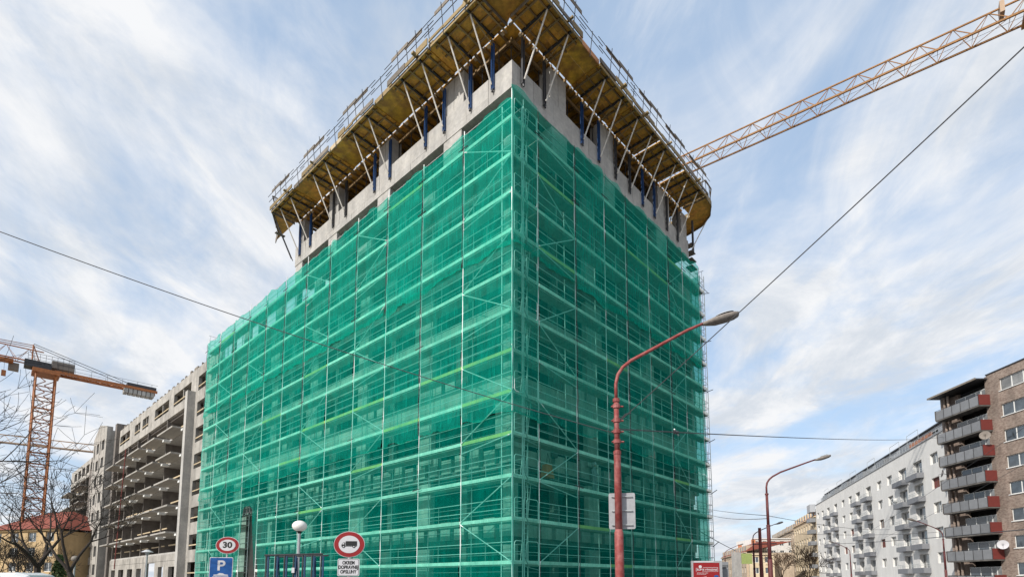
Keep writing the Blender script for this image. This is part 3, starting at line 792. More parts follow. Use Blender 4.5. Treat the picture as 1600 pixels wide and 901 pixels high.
# top wall of the loggia section
part('parapet_wall', 'facade_block', facade(MB(), 43.4, 80.99, 21.9, 25.6, [(72.6, 79.3, 22.95, 24.5), (64.0, 70.5, 22.95, 24.5), (57.6, 60.8, 22.95, 24.5), (53.2, 56.3, 22.95, 24.5), (43.9, 50.2, 22.95, 24.5)], 0.01, -.35))
for a, b in ((72.6, 79.3), (64.0, 70.5), (57.6, 60.8), (53.2, 56.3), (43.9, 50.2)):
    part('guard_plank', 'timber_pale', MB().box(a, b, -.03, .02, 23.25, 23.37))
    part('window_mullion', 'facade_block', MB().box((a+b)/2-.1, (a+b)/2+.1, .1, .3, 22.95, 24.5))
for i in range(24):
    part('coping_form', 'timber_grey', MB().box(44+i*1.8+rnd.random(), 44.5+i*1.8+rnd.random(), -.02, .5, 25.6, 25.75+.15*rnd.random()))
# loggias
for z in FL[:-1] + [5.0]:
    part('floor_slab', 'concrete', MB().box(43.4, 80.13, .0, 5.4, z-.22, z))
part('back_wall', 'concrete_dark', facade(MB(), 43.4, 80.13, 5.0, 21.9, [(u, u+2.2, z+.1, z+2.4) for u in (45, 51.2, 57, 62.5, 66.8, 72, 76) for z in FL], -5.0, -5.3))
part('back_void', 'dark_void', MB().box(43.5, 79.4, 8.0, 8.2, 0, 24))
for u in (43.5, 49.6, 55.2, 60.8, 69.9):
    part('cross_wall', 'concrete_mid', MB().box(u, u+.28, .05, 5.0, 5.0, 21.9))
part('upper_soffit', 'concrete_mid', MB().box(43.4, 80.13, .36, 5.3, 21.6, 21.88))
bal = [(73.0, 79.2), (65.5, 71.8), (58.0, 64.3), (50.7, 56.8), (43.9, 49.3)]
slab_m = MB().box(0, 1, -1.65, 0, -.18, 0).mesh('balcony_slab', 'facade_block')
brk = MB().box(-.35, .35, -.75, .0, -.42, -.19).mesh('slab_bracket', 'frame_white')
for k, z in enumerate(FL[:-1]):
    for j, (a, b) in enumerate(bal):
        o = put('balcony_slab', slab_m, gb, (a, 0, z+.02)); o.scale = (b-a, 1, 1)
        put('slab_bracket', brk, gb, (b+.3, -.02, z-.02))
        if (j+k) % 3 != 1:
            part('guard_plank', 'timber_pale', MB().box(a+.2, b+.5, .18, .26, z+.85+.1*((j*k) % 2), z+1.0+.1*((j*k) % 2)))
            part('guard_plank', 'timber_pale', MB().box(a+.8, b+.2, .2, .28, z+.25, z+.36))
for j, (a, b) in enumerate(bal):
    part('guard_plank', 'timber_pale', MB().box(a+.4, b-.2, .2, .28, 5.8, 5.95))
# base
part('base_wall', 'facade_block', facade(MB(), 43.4, 80.13, 0, 4.78, [(75.2, 77.9, 0, 3.3), (70.9, 73.1, 0, 3.35), (64.8, 69.3, 0, 3.9), (60.4, 63.0, 0, 3.3), (55.3, 58.2, 0, 3.3), (49.8, 53.0, 0, 3.3), (45.0, 47.6, 0, 3.3)], .12, -.3))
part('floor_joint', 'concrete_dark', MB().box(43.4, 80.13, -.135, -.12, 3.98, 4.02))
# stair tower strip with small windows and a gable
ops = []
for k in range(8):
    h = 25.0 - 2.95*k
    ops += [(32.3, 34.2, h-1.7, h), (36.6, 38.6, h-1.7, h)]
ops2 = ops + [(30.2, 30.9, 25.0-2.95*k-2.2, 25.0-2.95*k+.2) for k in range(8)] + [(35.1, 35.6, 25.0-2.95*k-2.2, 25.0-2.95*k+.2) for k in range(8)]
part('tower_wall', 'facade_block', facade(MB(), 29.4, 40.0, 0, 26.3, ops2, 1.2, .8))
part('gable', 'facade_block', MB().slab([(29.4, 26.3), (40.0, 26.3), (40.0, 26.9), (33.9, 28.2), (29.4, 26.35)], 'y', -1.2, -.4))
part('tower_side', 'facade_block', MB().box(39.6, 39.99, -.8, 4, 0, 26.3)); part('tower_side', 'facade_block', MB().box(29.4, 29.8, -.8, 4, 0, 26.3))
part('pilaster', 'concrete_mid', MB().box(42.2, 43.39, -.5, 3, 0, 26.8))
part('back_void', 'dark_void', MB().box(29.9, 41, .6, .8, 0, 26))
# far section
part('parapet_wall', 'facade_block', facade(MB(), -2.0, 29.3, 21.6, 24.9, [(2.0+i*4.4, 5.2+i*4.4, 22.4, 24.1) for i in range(6)], 0.01, -.35))
part('pilaster', 'concrete_mid', MB().box(26.0, 28.4, -1.0, .3, 0, 21.5))
for z in FL: part('floor_slab', 'facade_block', MB().box(-2, 25.9, .0, 5, z-.22, z))
for u in (-2, 4, 9.6, 15.2, 20.6): part('cross_wall', 'concrete_mid', MB().box(u, u+.28, .05, 5, 0, 21.6))
part('back_wall', 'concrete_dark', MB().box(-2, 28, 5, 5.3, 0, 24))
for k, z in enumerate(FL[:-1]):
    for j, (a, b) in enumerate(((14.5, 24.5), (2.0, 12.0))):
        o = put('balcony_slab', slab_m, gb, (a, 0, z+.02)); o.scale = (b-a, 1.25, 1)
        put('slab_bracket', brk, gb, (b+.5, -.02, z-.02)); put('slab_bracket', brk, gb, ((a+b)/2, -.02, z-.25))
        part('guard_plank', 'timber_pale', MB().box(a+.3, b+.4, .2, .28, z+.85, z+1.0))
part('base_wall', 'facade_block', facade(MB(), -2, 25.9, 0, 4.78, [(1+i*3.4, 2.8+i*3.4, 0, 3.4) for i in range(7)], .1, -.3))
part('end_wall', 'concrete', MB().box(-2.4, -2.05, .05, 14, 0, 24.6)); part('roof_slab', 'concrete', MB().box(-2, 87.8, .4, 14, 24.62, 24.9))
part('back_void', 'dark_void', MB().box(80, 87.6, 4, 4.2, 0, 24.5))
ch = thing('rubble_chute', 'thin dark red pipe hanging down the front of the grey concrete block', 'pipe', GB, (60, -2.5, 3.5))
for k in range(9):
    MB().tube((60+.18*k, -2.5, 3.2+k*1.78), (60+.18*(k+1), -2.5, 4.9+k*1.78), .075, 6, .065).build('pipe_section', 'red_panel', ch)

# ------------------------------------------------------------------ white block on the right
wb = thing('apartment_building', 'long white apartment block with rows of small grey balconies and a dark set-back roof storey', 'building', STREET, (60, 5, 0))
WH = [18.98 - 3.37*k for k in range(6)]
WIN = [(23.8, 25.8), (28.6, 30.6), (47.0, 49.3), (52.4, 54.7), (70.2, 72.5), (75.3, 77.6), (92.4, 94.8)]
BALC = [(33.9, 36.5), (40.6, 43.2), (57.4, 60.2), (63.9, 66.8), (80.6, 83.7), (86.4, 89.6)]
ops = [(a, b, h-1.47, h) for a, b in WIN for h in WH] + [(a, b, h-2.35, h) for a, b in BALC for h in WH]
part('wall', 'white_wall', facade(MB(), 22.3, 98.2, 0, 21.2, ops, 0, -.45), wb)
part('backing', 'dark_void', MB().box(22.4, 98.1, 1.2, 1.4, 0, 21), wb)
part('coping', 'grey_wall', MB().box(22.2, 98.2, -.12, .5, 21.2, 21.32), wb)
def window(w, h, panes, parent, pos, glass='glass', frame='frame_white', cache={}):
    key = (round(w, 2), round(h, 2), panes, glass, frame)
    if key not in cache:
        f = MB(); t = .075; f.box(0, w, 0, .08, 0, t).box(0, w, 0, .08, h-t, h).box(0, t, 0, .08, t, h-t).box(w-t, w, 0, .08, t, h-t)
        for i in range(1, panes): f.box(w*i/panes-.05, w*i/panes+.05, 0, .08, t, h-t)
        gm = [MB().box(w*i/panes+.06, w*(i+1)/panes-.06, .03, .045, t, h-t).mesh('pane', glass if (i+1) % 3 else 'curtain') for i in range(panes)]
        cache[key] = (f.mesh('window', frame), gm)
    fm, gm = cache[key]
    o = put('window', fm, parent, pos)
    for g_ in gm:
        q = bpy.data.objects.new('pane', g_); COL.objects.link(q); q.parent = o
    return o
for k, h in enumerate(WH):
    for j, (a, b) in enumerate(WIN):
        br = (j, k) in ((6, 1), (3, 2), (4, 2), (3, 3), (4, 3), (2, 3))
        window(b-a, 1.47, 2, wb, (a, .26, h-1.47), 'red_panel' if br and (j+k) % 2 else ('curtain' if (j*5+k) % 4 == 0 else 'glass'), 'frame_brown' if br else 'frame_white')
    for j, (a, b) in enumerate(BALC):
        window(b-a, 2.35, 3, wb, (a, .40, h-2.35), 'glass' if (j+k) % 3 else 'curtain')
cache = {}
for j, (a, b) in enumerate(BALC):
    w = round(b-a+.9, 2)
    m1 = MB().box(-.45, w-.45, -.9, -.0, -.12, 0).box(-.45, w-.45, -.9, -.84, 0, .62).box(-.45, -.40, -.83, 0, 0, .62).box(w-.5, w-.45, -.83, 0, 0, .62).mesh('balcony', 'balcony_grey')
    m2 = MB()
    for z in (.95, 1.18): m2.tube((-.45, -.87, z), (w-.45, -.87, z), .025, 4).tube((-.43, -.87, z), (-.43, 0, z), .02, 4).tube((w-.47, -.87, z), (w-.47, 0, z), .02, 4)
    for i in range(5): m2.tube((-.45+w*i/4, -.87, .62), (-.45+w*i/4, -.87, 1.18), .02, 4)
    m2 = m2.mesh('balcony_rail', 'steel')
    m3 = MB()
    for z in (.1, .6): m3.box(.1, w*.55, -.95, -.6, z, z+.38)
    for k, h in enumerate(WH):
        o = put('balcony', m1, wb, (a, 0, h-2.6)); q = bpy.data.objects.new('balcony_rail', m2); COL.objects.link(q); q.parent = o
# roof storey
part('roof_storey', 'grey_wall', facade(MB(), 22.3, 97.5, 21.3, 23.9, [(u, u+2.6, 21.6, 23.3) for u in (30, 39, 48.5, 62, 74.5, 86.5)], -2.5, -2.9), wb)
part('roof_edge', 'dark_steel', MB().box(22.0, 97.6, 2.2, 12, 23.92, 24.08), wb)
part('backing', 'glass', MB().box(22.4, 97.4, 3.3, 3.4, 21.3, 23.9), wb)
for u in (26.5, 34, 44, 55.4, 67.3, 79.3):
    part('screen_wall', 'sheet_grey', MB().box(u, u+4.2, .9, 2.49, 21.34, 22.95), wb); part('screen_wall', 'grey_wall', MB().box(u-1.6, u-.05, .9, 2.4, 21.34, 22.7), wb)
for i, u in enumerate((30, 42, 52.5, 64, 76, 83.5)):
    mb = MB().tube((u, .5, 21.3), (u, .5, 23.8), .035, 4).tube((u+.0, .5, 23.8), (u+4.2, .5, 23.8), .03, 4).tube((u+4.2, .5, 23.8), (u+4.2, .5, 21.3), .03, 4)
    part('pergola_frame', 'steel', mb, wb)
mb = MB()
for z in (21.65, 21.95, 22.25): mb.tube((22.5, .3, z), (97.6, .3, z), .025, 4)
for i in range(64): mb.tube((22.6+i*1.19, .3, 21.3), (22.6+i*1.19, .3, 22.25), .02, 4)
part('roof_railing', 'steel', mb, wb)
part('screen_wall', 'terracotta', MB().box(84.5, 92.5, .42, .5, 21.35, 22.2), wb, label='pink railing screen')
ac = thing('air_conditioner', 'small air conditioner box mounted under a window of the white block', 'air conditioner', STREET, (78.6, -.3, 14.6))
MB().box(78.2, 79.1, -.45, -.02, 14.3, 14.9).build('casing', 'frame_white', ac); MB().tube((78.65, -.47, 14.6), (78.65, -.44, 14.6), .22, 12).build('fan_grille', 'dark_steel', ac)

# ------------------------------------------------------------------ brown block, far right
BR = Frame(55, 69, math.atan2(-1, 0))
bb = thing('apartment_building', 'brown tiled apartment block with a stack of red-ended balconies at the right edge', 'building', BR, (15, 5, 0))
BHd = [24.3 - 2.95*k for k in range(8)]
ops = [(u, u+4.2, h-1.37, h) for u in (9.4, 15.7, 22.0, 28.3) for h in BHd]
part('wall', 'brick', facade(MB(), 7.85, 36, 0, 25.3, ops, 0, -.4), bb)
part('coping', 'dark_steel', MB().box(7.8, 36, -.08, .4, 25.3, 25.42), bb)
part('backing', 'dark_void', MB().box(1.2, 35.9, 1.5, 1.7, 0, 25.1), bb)
for h in BHd:
    for u in (9.4, 15.7, 22.0, 28.3):
        window(4.2, 1.37, 3, bb, (u, .14, h-1.37), 'curtain' if (int(h*3)+int(u)) % 3 == 0 else 'glass')
        part('window_sill', 'frame_white', MB().box(u-.03, u+4.23, -.09, .13, h-1.45, h-1.375), bb)
part('recess_wall', 'brick', MB().box(1.5, 3.1, .55, .9, 0, 24.7), bb)
part('party_wall', 'brick', MB().box(7.55, 7.84, .02, 1.49, 0, 25.2), bb)
part('party_wall', 'brick', MB().box(1.1, 1.45, -.1, 1.49, 0, 24.7), bb)
for u in (1.9, 2.5): part('downpipe', 'brick', MB().tube((u, -.25, 0), (u, -.25, 24.7), .13, 8), bb)
part('canopy', 'dark_steel', MB().box(.7, 8.0, -1.4, 1.4, 24.82, 24.96), bb)
part('canopy_edge', 'timber_grey', MB().box(.65, 8.05, -1.45, -1.41, 24.80, 25.02), bb)
for k in range(9):
    z = 21.78 - 2.95*k
    if z < 0: break
    if z+2.3 < 25:
        window(3.0, 2.0, 2, bb, (3.15, .12, z+.15)); window(1.35, 2.0, 2, bb, (6.18, .12, z+.15), 'curtain')
    part('balcony_slab', 'concrete_dark', MB().box(1.65, 8.1, -1.3, .10, z-.16, z+.05), bb)
    for i in range(5):
        a = 1.75 + i*1.27
        b_ = part('balcony_panel', 'sheet_grey', MB().box(a, a+1.22, -1.33, -1.30, z+.0, z+1.1), bb, label='pale glazed balcony panel' if i == 3 else None)
    part('balcony_end', 'red_panel', MB().box(8.08, 8.14, -1.31, -.02, z-.02, z+1.2), bb); part('balcony_end', 'timber_grey', MB().box(1.60, 1.66, -1.34, -.1, z-.02, z+1.2), bb)
    for i in range(6): part('rail_post', 'dark_steel', MB().box(1.715+i*1.27, 1.755+i*1.27, -1.37, -1.335, z, z+1.16), bb)
    mb = MB().tube((1.65, -1.32, z+1.18), (8.1, -1.32, z+1.18), .03, 5); part('balcony_rail', 'dark_steel', mb, bb)
def dish(lab, fr, base, ang):
    t = thing('satellite_dish', lab, 'satellite dish', fr, base, 'satellite dishes')
    mb = MB(); n = 16; c = Vector(base); d = Vector((math.cos(ang)*.8, -.75, .25)).normalized(); a = d.orthogonal().normalized(); b = d.cross(a)
    for q, rr in ((0.0, .05), (.05, .3), (.16, .52)):
        for i in range(n): mb.v.append(tuple(c + d*q + a*(rr*math.cos(6.2832*i/n)) + b*(rr*math.sin(6.2832*i/n))))
    for r_ in range(2):
        for i in range(n): j = (i+1) % n; mb.f.append((r_*n+i, r_*n+j, r_*n+n+j, r_*n+n+i))
    mb.f.append(tuple(range(n)))
    mb.build('reflector', 'lamp_head' if 'grey' in lab else 'sign_white', t, smooth=True)
    MB().tube(tuple(c), tuple(c + Vector((0, .6, -.2))), .03, 5).build('arm', 'dark_steel', t)
    MB().tube(tuple(c + b*.4*0 - a*.0), tuple(c + d*.6 - Vector((0, 0, .25))), .02, 5).build('feed_arm', 'dark_steel', t)
dish('grey satellite dish on the second brown balcony from the top', BR, (8.6, -1.4, 18.0), 0)
dish('white satellite dish between the white block and the brown balconies', BR, (1.3, -.6, 15.1), 2.6)
dish('white satellite dish low on the brown wall near the red balcony ends', BR, (8.9, -.8, 5.6), .3)

# ------------------------------------------------------------------ houses further down the street
def row_house(u0, u1, zt, wallm, label, nwin, floors, roofm=None, dormer=False, fr=STREET, h=1.5, wmul=.48):
    t = thing('house', label, 'house', fr, ((u0+u1)/2, 5, 0))
    w = (u1-u0)/nwin; fh = zt/floors
    ops = [(u0+i*w+w*(1-wmul)/2, u0+i*w+w*(1+wmul)/2, z*fh+fh*.3, z*fh+fh*.3+h) for i in range(nwin) for z in range(floors)]
    part('wall', wallm, facade(MB(), u0, u1, 0, zt, ops, 0, -.4), t)
    part('backing', 'dark_void', MB().box(u0+.1, u1-.1, 1.0, 1.2, 0, zt-.1), t)
    part('cornice', wallm, MB().box(u0, u1, -.35, .3, zt+.002, zt+.3), t)
    part('side_wall', wallm, MB().box(u0+.02, u0+.3, .41, 12, 0, zt), t); part('side_wall', wallm, MB().box(u1-.3, u1-.02, .41, 12, 0, zt), t)
    for i in range(nwin):
        for z in range(floors):
            window(w*wmul, h, 2, t, (u0+i*w+w*(1-wmul)/2, .2, z*fh+fh*.3), 'glass', 'frame_white')
    if roofm:
        mb = MB(); mb.v = [(u0, -.3, zt+.3), (u1, -.3, zt+.3), (u1, 3.2, zt+3.0), (u0, 3.2, zt+3.0), (u0, 12, zt+3.0), (u1, 12, zt+3.0)]
        mb.f = [(0, 1, 2, 3), (3, 2, 5, 4), (0, 3, 4), (1, 5, 2)]
        part('roof', roofm, mb, t)
        for i in range(nwin):
            if dormer:
                c = u0+i*w+w/2
                d_ = part('dormer', wallm, MB().box(c-w*.26, c+w*.26, .2, 2.6, zt+.5, zt+2.1), t)
                q = MB().box(c-w*.17, c+w*.17, .15, .2, zt+.75, zt+1.8).build('window', 'glass', d_)
        for c in (.2, .7): part('chimney', 'terracotta', MB().box(u0+(u1-u0)*c, u0+(u1-u0)*c+1, 4, 5, zt+2, zt+4.4), t)
    return t
row_house(-8.8, 22.2, 18.3, 'cream_wall', 'beige house with dormers adjoining the far end of the white block', 9, 5, 'roof_red', True)
row_house(-57, -9.0, 17.6, 'beige_wall', 'cream house row with a dark dormered roof further down the street', 16, 5, 'timber_grey', True)
cb = bpy.data.objects['house']
for k in range(6):
    z = 2.0+3.0*k
    part('balcony', 'sheet_grey', MB().box(18.2, 21.9, -1.5, -.05, z, z+1.0), cb)
part('bay_window', 'grey_wall', MB().box(18.4, 22.1, -1.3, -.02, 19.6, 21.6), cb)
F4 = Frame(73, 190, math.atan2(-40, -8.7))
row_house(0, 41, 9.4, 'beige_wall', 'low beige house row with a red roof at the far end of the street', 12, 3, 'roof_red', True, F4)
F5 = Frame(77.5, 176, 0)
row_house(0, 14, 15.2, 'white_wall', 'grey white block closing the view at the end of the street', 5, 5, None, False, F5)
F6 = Frame(63.5, 146, math.atan2(-.35, 1))
row_house(0, 6, 8.6, 'cream_wall', 'small pale building with a blank gable in front of the far orange house', 2, 3, None, False, F6)
# ochre house behind the trees on the left
YB = Frame(-88.5, 92, math.atan2(-.28, 1))
yh = row_house(0, 16, 9.8, 'ochre_wall', 'ochre yellow house with a red hipped roof behind the bare trees', 4, 4, None, False, YB)
mb = MB(); z = 10.1; mb.v = [(-.6,-.7,z),(16.6,-.7,z),(16.6,12.6,z),(-.6,12.6,z),(5,5.5,z+3.6),(11,5.5,z+3.6)]; mb.f = [(0,1,5,4),(1,2,5),(2,3,4,5),(3,0,4)]
part('roof', 'roof_red', mb, yh)
part('wall', 'ochre_wall', MB().box(15.7, 16.02, .41, 12, 0, 9.79), yh)


# ------------------------------------------------------------------ cranes
def bars(parent, name, m, segs, r, n=4):
    for p, q in segs: MB().tube(p, q, r, n).build(name, m, parent)
jb = Frame(19.9, 55, math.atan2(-.593, .805))
c1 = thing('tower_crane', 'orange lattice crane jib reaching in from the right towards the crown of the building', 'crane', jb, (34, 0, 0))
HJ = 46.6; W_ = .75
for nm, y, z, r in (('top_chord', 0, HJ+1.75, .09), ('bottom_chord', -W_, HJ, .11), ('bottom_chord', W_, HJ, .10)):
    MB().tube((-9, y, z), (46, y, z), r, 6).build(nm, 'crane', c1)
lat1 = MB().path([(0, -W_, 0), (1.15, 0, 1.75), (2.3, -W_, 0)], .045, 4).mesh('lattice_brace', 'crane')
lat2 = MB().path([(0, W_, 0), (1.15, 0, 1.75), (2.3, W_, 0)], .045, 4).mesh('lattice_brace', 'crane')
lat3 = MB().path([(0, -W_, 0), (0, W_, 0), (2.3, -W_, 0)], .03, 4).mesh('lattice_brace', 'crane')
for i in range(23):
    for l_ in (lat1, lat2, lat3): put('lattice_brace', l_, c1, (-9+i*2.3, 0, HJ))
for y, z in ((-.3, .5), (.2, .3), (.0, .7)): MB().tube((-5, y, HJ+z), (34, y, HJ+z), .015, 4).build('hoist_rope', 'dark_steel', c1)
tr = MB().box(26.3, 28.3, -.8, .8, HJ-.35, HJ-.12).build('trolley', 'crane', c1)
for i in range(5): MB().tube((26.5+i*.3, -.4+.2*i, HJ-.2), (31, -.4+.2*i, HJ+.4), .04, 4).build('winch_rope', 'dark_steel', c1)
MB().box(28.8, 33, -.7, .7, HJ+.2, HJ+1.5).build('winch_house', 'dark_steel', c1)
MB().box(25.0, 25.3, -.5, .5, HJ+1.0, HJ+2.0).build('cable_bracket', 'crane_far', c1)
def mast(parent, x, y, w, z0, z1, m, r=.11, step=None):
    h = w/2; step = step or w*.72
    for a, b in ((-h,-h),(h,-h),(h,h),(-h,h)): MB().tube((x+a,y+b,z0), (x+a,y+b,z1), r, 5).build('mast_leg', m, parent)
    n = int((z1-z0)/step); base = BASE[parent.name]
    q = MB()
    for i, ((a, b), (c, d)) in enumerate((((-h,-h),(h,-h)), ((h,-h),(h,h)), ((h,h),(-h,h)), ((-h,h),(-h,-h)))):
        q.tube((a,b,0), (c,d,0), r*.6, 4).tube((a,b,0), ((a+c)/2,(b+d)/2,step*.5), r*.55, 4).tube(((a+c)/2,(b+d)/2,step*.5), (a,b,step), r*.55, 4)
    q = q.mesh('mast_lattice', m)
    for i in range(n): put('mast_lattice', q, parent, (x, y, z0+i*step))
    for i in range(0, n, 4):
        MB().box(x-h-.12, x+h+.12, y-h-.12, y-h+.05, z0+i*step-.12, z0+i*step+.12).build('mast_collar', m, parent)
mast(c1, 36, 0, 2.0, 0, HJ, 'crane')
lc = Frame(-84.1, 95, math.atan2(.6997, .7145))
c2 = thing('tower_crane', 'orange tower crane with grey counterweights rising behind the bare trees on the left', 'crane', lc, (0, 0, 0))
mast(c2, 0, 0, 2.7, 0, 38.4, 'crane_red', .17, 2.0)
MB().box(-1.9, 1.9, -1.9, 1.9, 38.4, 39.1).build('slewing_ring', 'crane_red', c2)
MB().box(-3.0, .6, -1.2, 1.1, 39.3, 40.5).build('machine_house', 'dark_steel', c2); MB().box(.7, 3.9, -1.0, 1.2, 39.9, 41.2).build('winch_house', 'lamp_head', c2)
for i in range(9): MB().tube((-2.6+i*.8, -1.5, 39.2), (-2.6+i*.8, -1.5, 41.7), .035, 4).build('cage_post', 'dark_steel', c2)
for z in (40.6, 41.15, 41.7): MB().tube((-2.6, -1.5, z), (3.8, -1.5, z), .035, 4).build('cage_rail', 'dark_steel', c2)
MB().tube((-2.0, 0, 39.2), (-2.0, 0, 43.6), .12, 5).tube((-2.0, 0, 43.6), (-.5, 0, 39.2), .09, 5).build('tie_post', 'crane_red', c2)
MB().box(-5.0, -3.6, .8, 1.9, 38.6, 39.9).build('operator_cab', 'lamp_head', c2)
for y in (-1.0, 1.0): MB().box(1.2, 17.0, y-.14, y+.14, 39.0, 39.5).build('counter_jib_beam', 'crane_red', c2)
xb = MB().path([(0, -1, 0), (.9, 1, 0), (1.8, -1, 0)], .09, 4).mesh('counter_jib_brace', 'crane_red')
for i in range(8): put('counter_jib_brace', xb, c2, (1.4+i*1.8, 0, 39.25))
for y in (-1.1, 1.1):
    MB().tube((1.4, y, 40.6), (17.0, y, 40.55), .03, 4).build('walkway_rail', 'dark_steel', c2)
    for i in range(7): MB().tube((1.6+i*2.4, y, 39.4), (1.6+i*2.4, y, 40.55), .03, 4).build('rail_post', 'dark_steel', c2)
    MB().tube((-2.0, y*.5, 43.6), (12.5, y*.8, 39.9), .06, 4).build('tie_bar', 'dark_steel', c2)
    MB().tube((-2.0, y*.5, 43.3), (-40, y*.5, 41.3), .07, 4).build('tie_bar', 'crane_red', c2)
MB().box(12.0, 16.8, -1.1, 1.1, 39.55, 40.1).build('ballast_deck', 'dark_steel', c2)
for i in range(7): MB().box(11.6+i*.72, 12.2+i*.72, -1.0, 1.0, 38.1, 39.0).build('counterweight', 'concrete', c2)
for nm, y, z, r in (('top_chord', 0, 42.6, .10), ('bottom_chord', -.9, 40.2, .12), ('bottom_chord', .9, 40.2, .10)):
    MB().tube((-46, y, z), (-.5, y, z), r, 6).build(nm, 'crane_red', c2)
l1 = MB().path([(0, -.9, 0), (1.5, 0, 2.4), (3, -.9, 0)], .055, 4).mesh('lattice_brace', 'crane_red'); l2 = MB().path([(0, .9, 0), (1.5, 0, 2.4), (3, .9, 0)], .055, 4).mesh('lattice_brace', 'crane_red')
for i in range(15):
    put('lattice_brace', l1, c2, (-46+i*3, 0, 40.2)); put('lattice_brace', l2, c2, (-46+i*3, 0, 40.2))
MB().box(-6.6, -4.4, -1, 1, 39.6, 40.0).build('trolley', 'crane_red', c2)
hk = MB().box(-5.8, -5.2, -.35, .35, 37.0, 37.9).build('hook_block', 'crane_red', c2)
MB().tube((-5.5, -.1, 37.9), (-5.5, -.2, 39.6), .03, 4).build('hoist_rope', 'dark_steel', hk)
fc = Frame(-150, 144, math.atan2(.70, 1))
c3 = thing('tower_crane', 'distant pale crane jib passing behind the mast of the left crane', 'crane', fc, (42, 0, 0))
for nm, y, z, r in (('top_chord', 0, 42.4, .15), ('bottom_chord', -.8, 40.2, .16), ('bottom_chord', .8, 40.2, .14)):
    MB().tube((-10, y, z), (48, y, z), r, 5).build(nm, 'crane_far', c3)
lb3 = MB().path([(0, -.8, 0), (1.5, 0, 2.2), (3, -.8, 0)], .09, 4).mesh('lattice_brace', 'crane_far')
for i in range(19): put('lattice_brace', lb3, c3, (-10+i*3, 0, 40.2))
mast(c3, 42, 0, 2.4, 0, 40, 'crane_far', .12)

# ------------------------------------------------------------------ street lamps and poles
def lamp(x, y, label, az, reach=2.15, big=False, h0=5.85):
    t = thing('street_lamp', label, 'street lamp', WORLD, (x, y, 0), 'tall red street lamps', rot=0)
    BASE[t.name] = (0, 0, 0); t.rotation_euler = (0, 0, az)
    s = 1.0 if big else 1.2; rm = 'red_pole' if big else 'red_dark'
    p = MB().path([(0,0,0), (0,0,2.72), (0,0,2.74), (0,0,2.78)], [.105*s,.10*s,.085*s,.083*s], 14).path([(0,0,2.78), (0,0,4.55), (0,0,4.62)], [.083*s,.078*s,.06*s], 14).path([(0,0,4.62), (0,0,h0)], [.062*s,.056*s], 12)
    p.build('pole', rm, t, smooth=True)
    MB().tube((0,0,h0-.08), (0,0,h0), .078*s, 12).tube((0,0,4.52), (0,0,4.60), .088*s, 12).build('collar', rm, t)
    pts = [(0,0,h0-.02), (0,0,h0+.35), (.05,0,h0+.58), (.17,0,h0+.76), (.36,0,h0+.92), (.8,0,h0+1.16), (reach*.8,0,h0+1.67), (reach,0,h0+1.86)]
    MB().path(pts, [.040*s]*6+[.034*s, .032*s], 10).build('arm', rm, t, smooth=True)
    a = Vector(pts[-1]) - Vector((.06,0,.03)); d = Vector((.86, 0, .26)); n = 7; mb = MB(); m = 14; u = d.normalized(); v = Vector((0,1,0)); w = u.cross(v)
    prof = [(.0,.05,.045), (.12,.09,.075), (.35,.155,.12), (.62,.17,.125), (.85,.155,.11), (.97,.10,.08), (1.0,.04,.04)]
    for q, ry, rz in prof:
        c = a + d*q
        for i in range(m):
            an = 2*math.pi*i/m; zz = math.sin(an)
            mb.v.append(tuple(c + v*(ry*math.cos(an)) + w*(-(rz*zz if zz > 0 else rz*.55*zz))))
    for r_ in range(n-1):
        for i in range(m): j = (i+1) % m; mb.f.append((r_*m+i, r_*m+j, r_*m+m+j, r_*m+m+i))
    mb.f.append(tuple(reversed(range(m)))); mb.f.append(tuple((n-1)*m+i for i in range(m)))
    hd = mb.build('lamp_head', 'lamp_head', t, smooth=True)
    mb = MB(); c = a + d*.64 - w*0
    for i in range(m):
        an = 2*math.pi*i/m
        for k in (0,): mb.v.append(tuple(c + u*(.24*math.cos(an)) + v*(.12*math.sin(an)) + w*(.080)))
    for i in range(m):
        an = 2*math.pi*i/m; mb.v.append(tuple(c + u*(.16*math.cos(an)) + v*(.07*math.sin(an)) + w*(.115)))
    for i in range(m): j = (i+1) % m; mb.f.append((i, j, m+j, m+i))
    mb.f.append(tuple(range(m, 2*m))); mb.build('lens', 'grey_wall', hd)
    return t
l1_ = lamp(2.44, 12.4, 'nearest red street lamp, stepped pole carrying a road sign before the netting', 0, 2.15, True)
lamp(13.7, 29, 'second red street lamp, standing against the sky right of the netting', 0, 2.75, h0=6.3)
lamp(25.7, 58, 'third lamp of the left row, half hidden behind the second pole', 0, 2.5)
lamp(35.9, 92, 'smallest far street lamp beside the end of the netting', 0, 2.4)
lamp(43.6, 55, 'red street lamp in front of the right end of the white block', R(180), 2.6)
lamp(53.3, 86, 'red street lamp in front of the middle of the white block', R(180), 2.4)
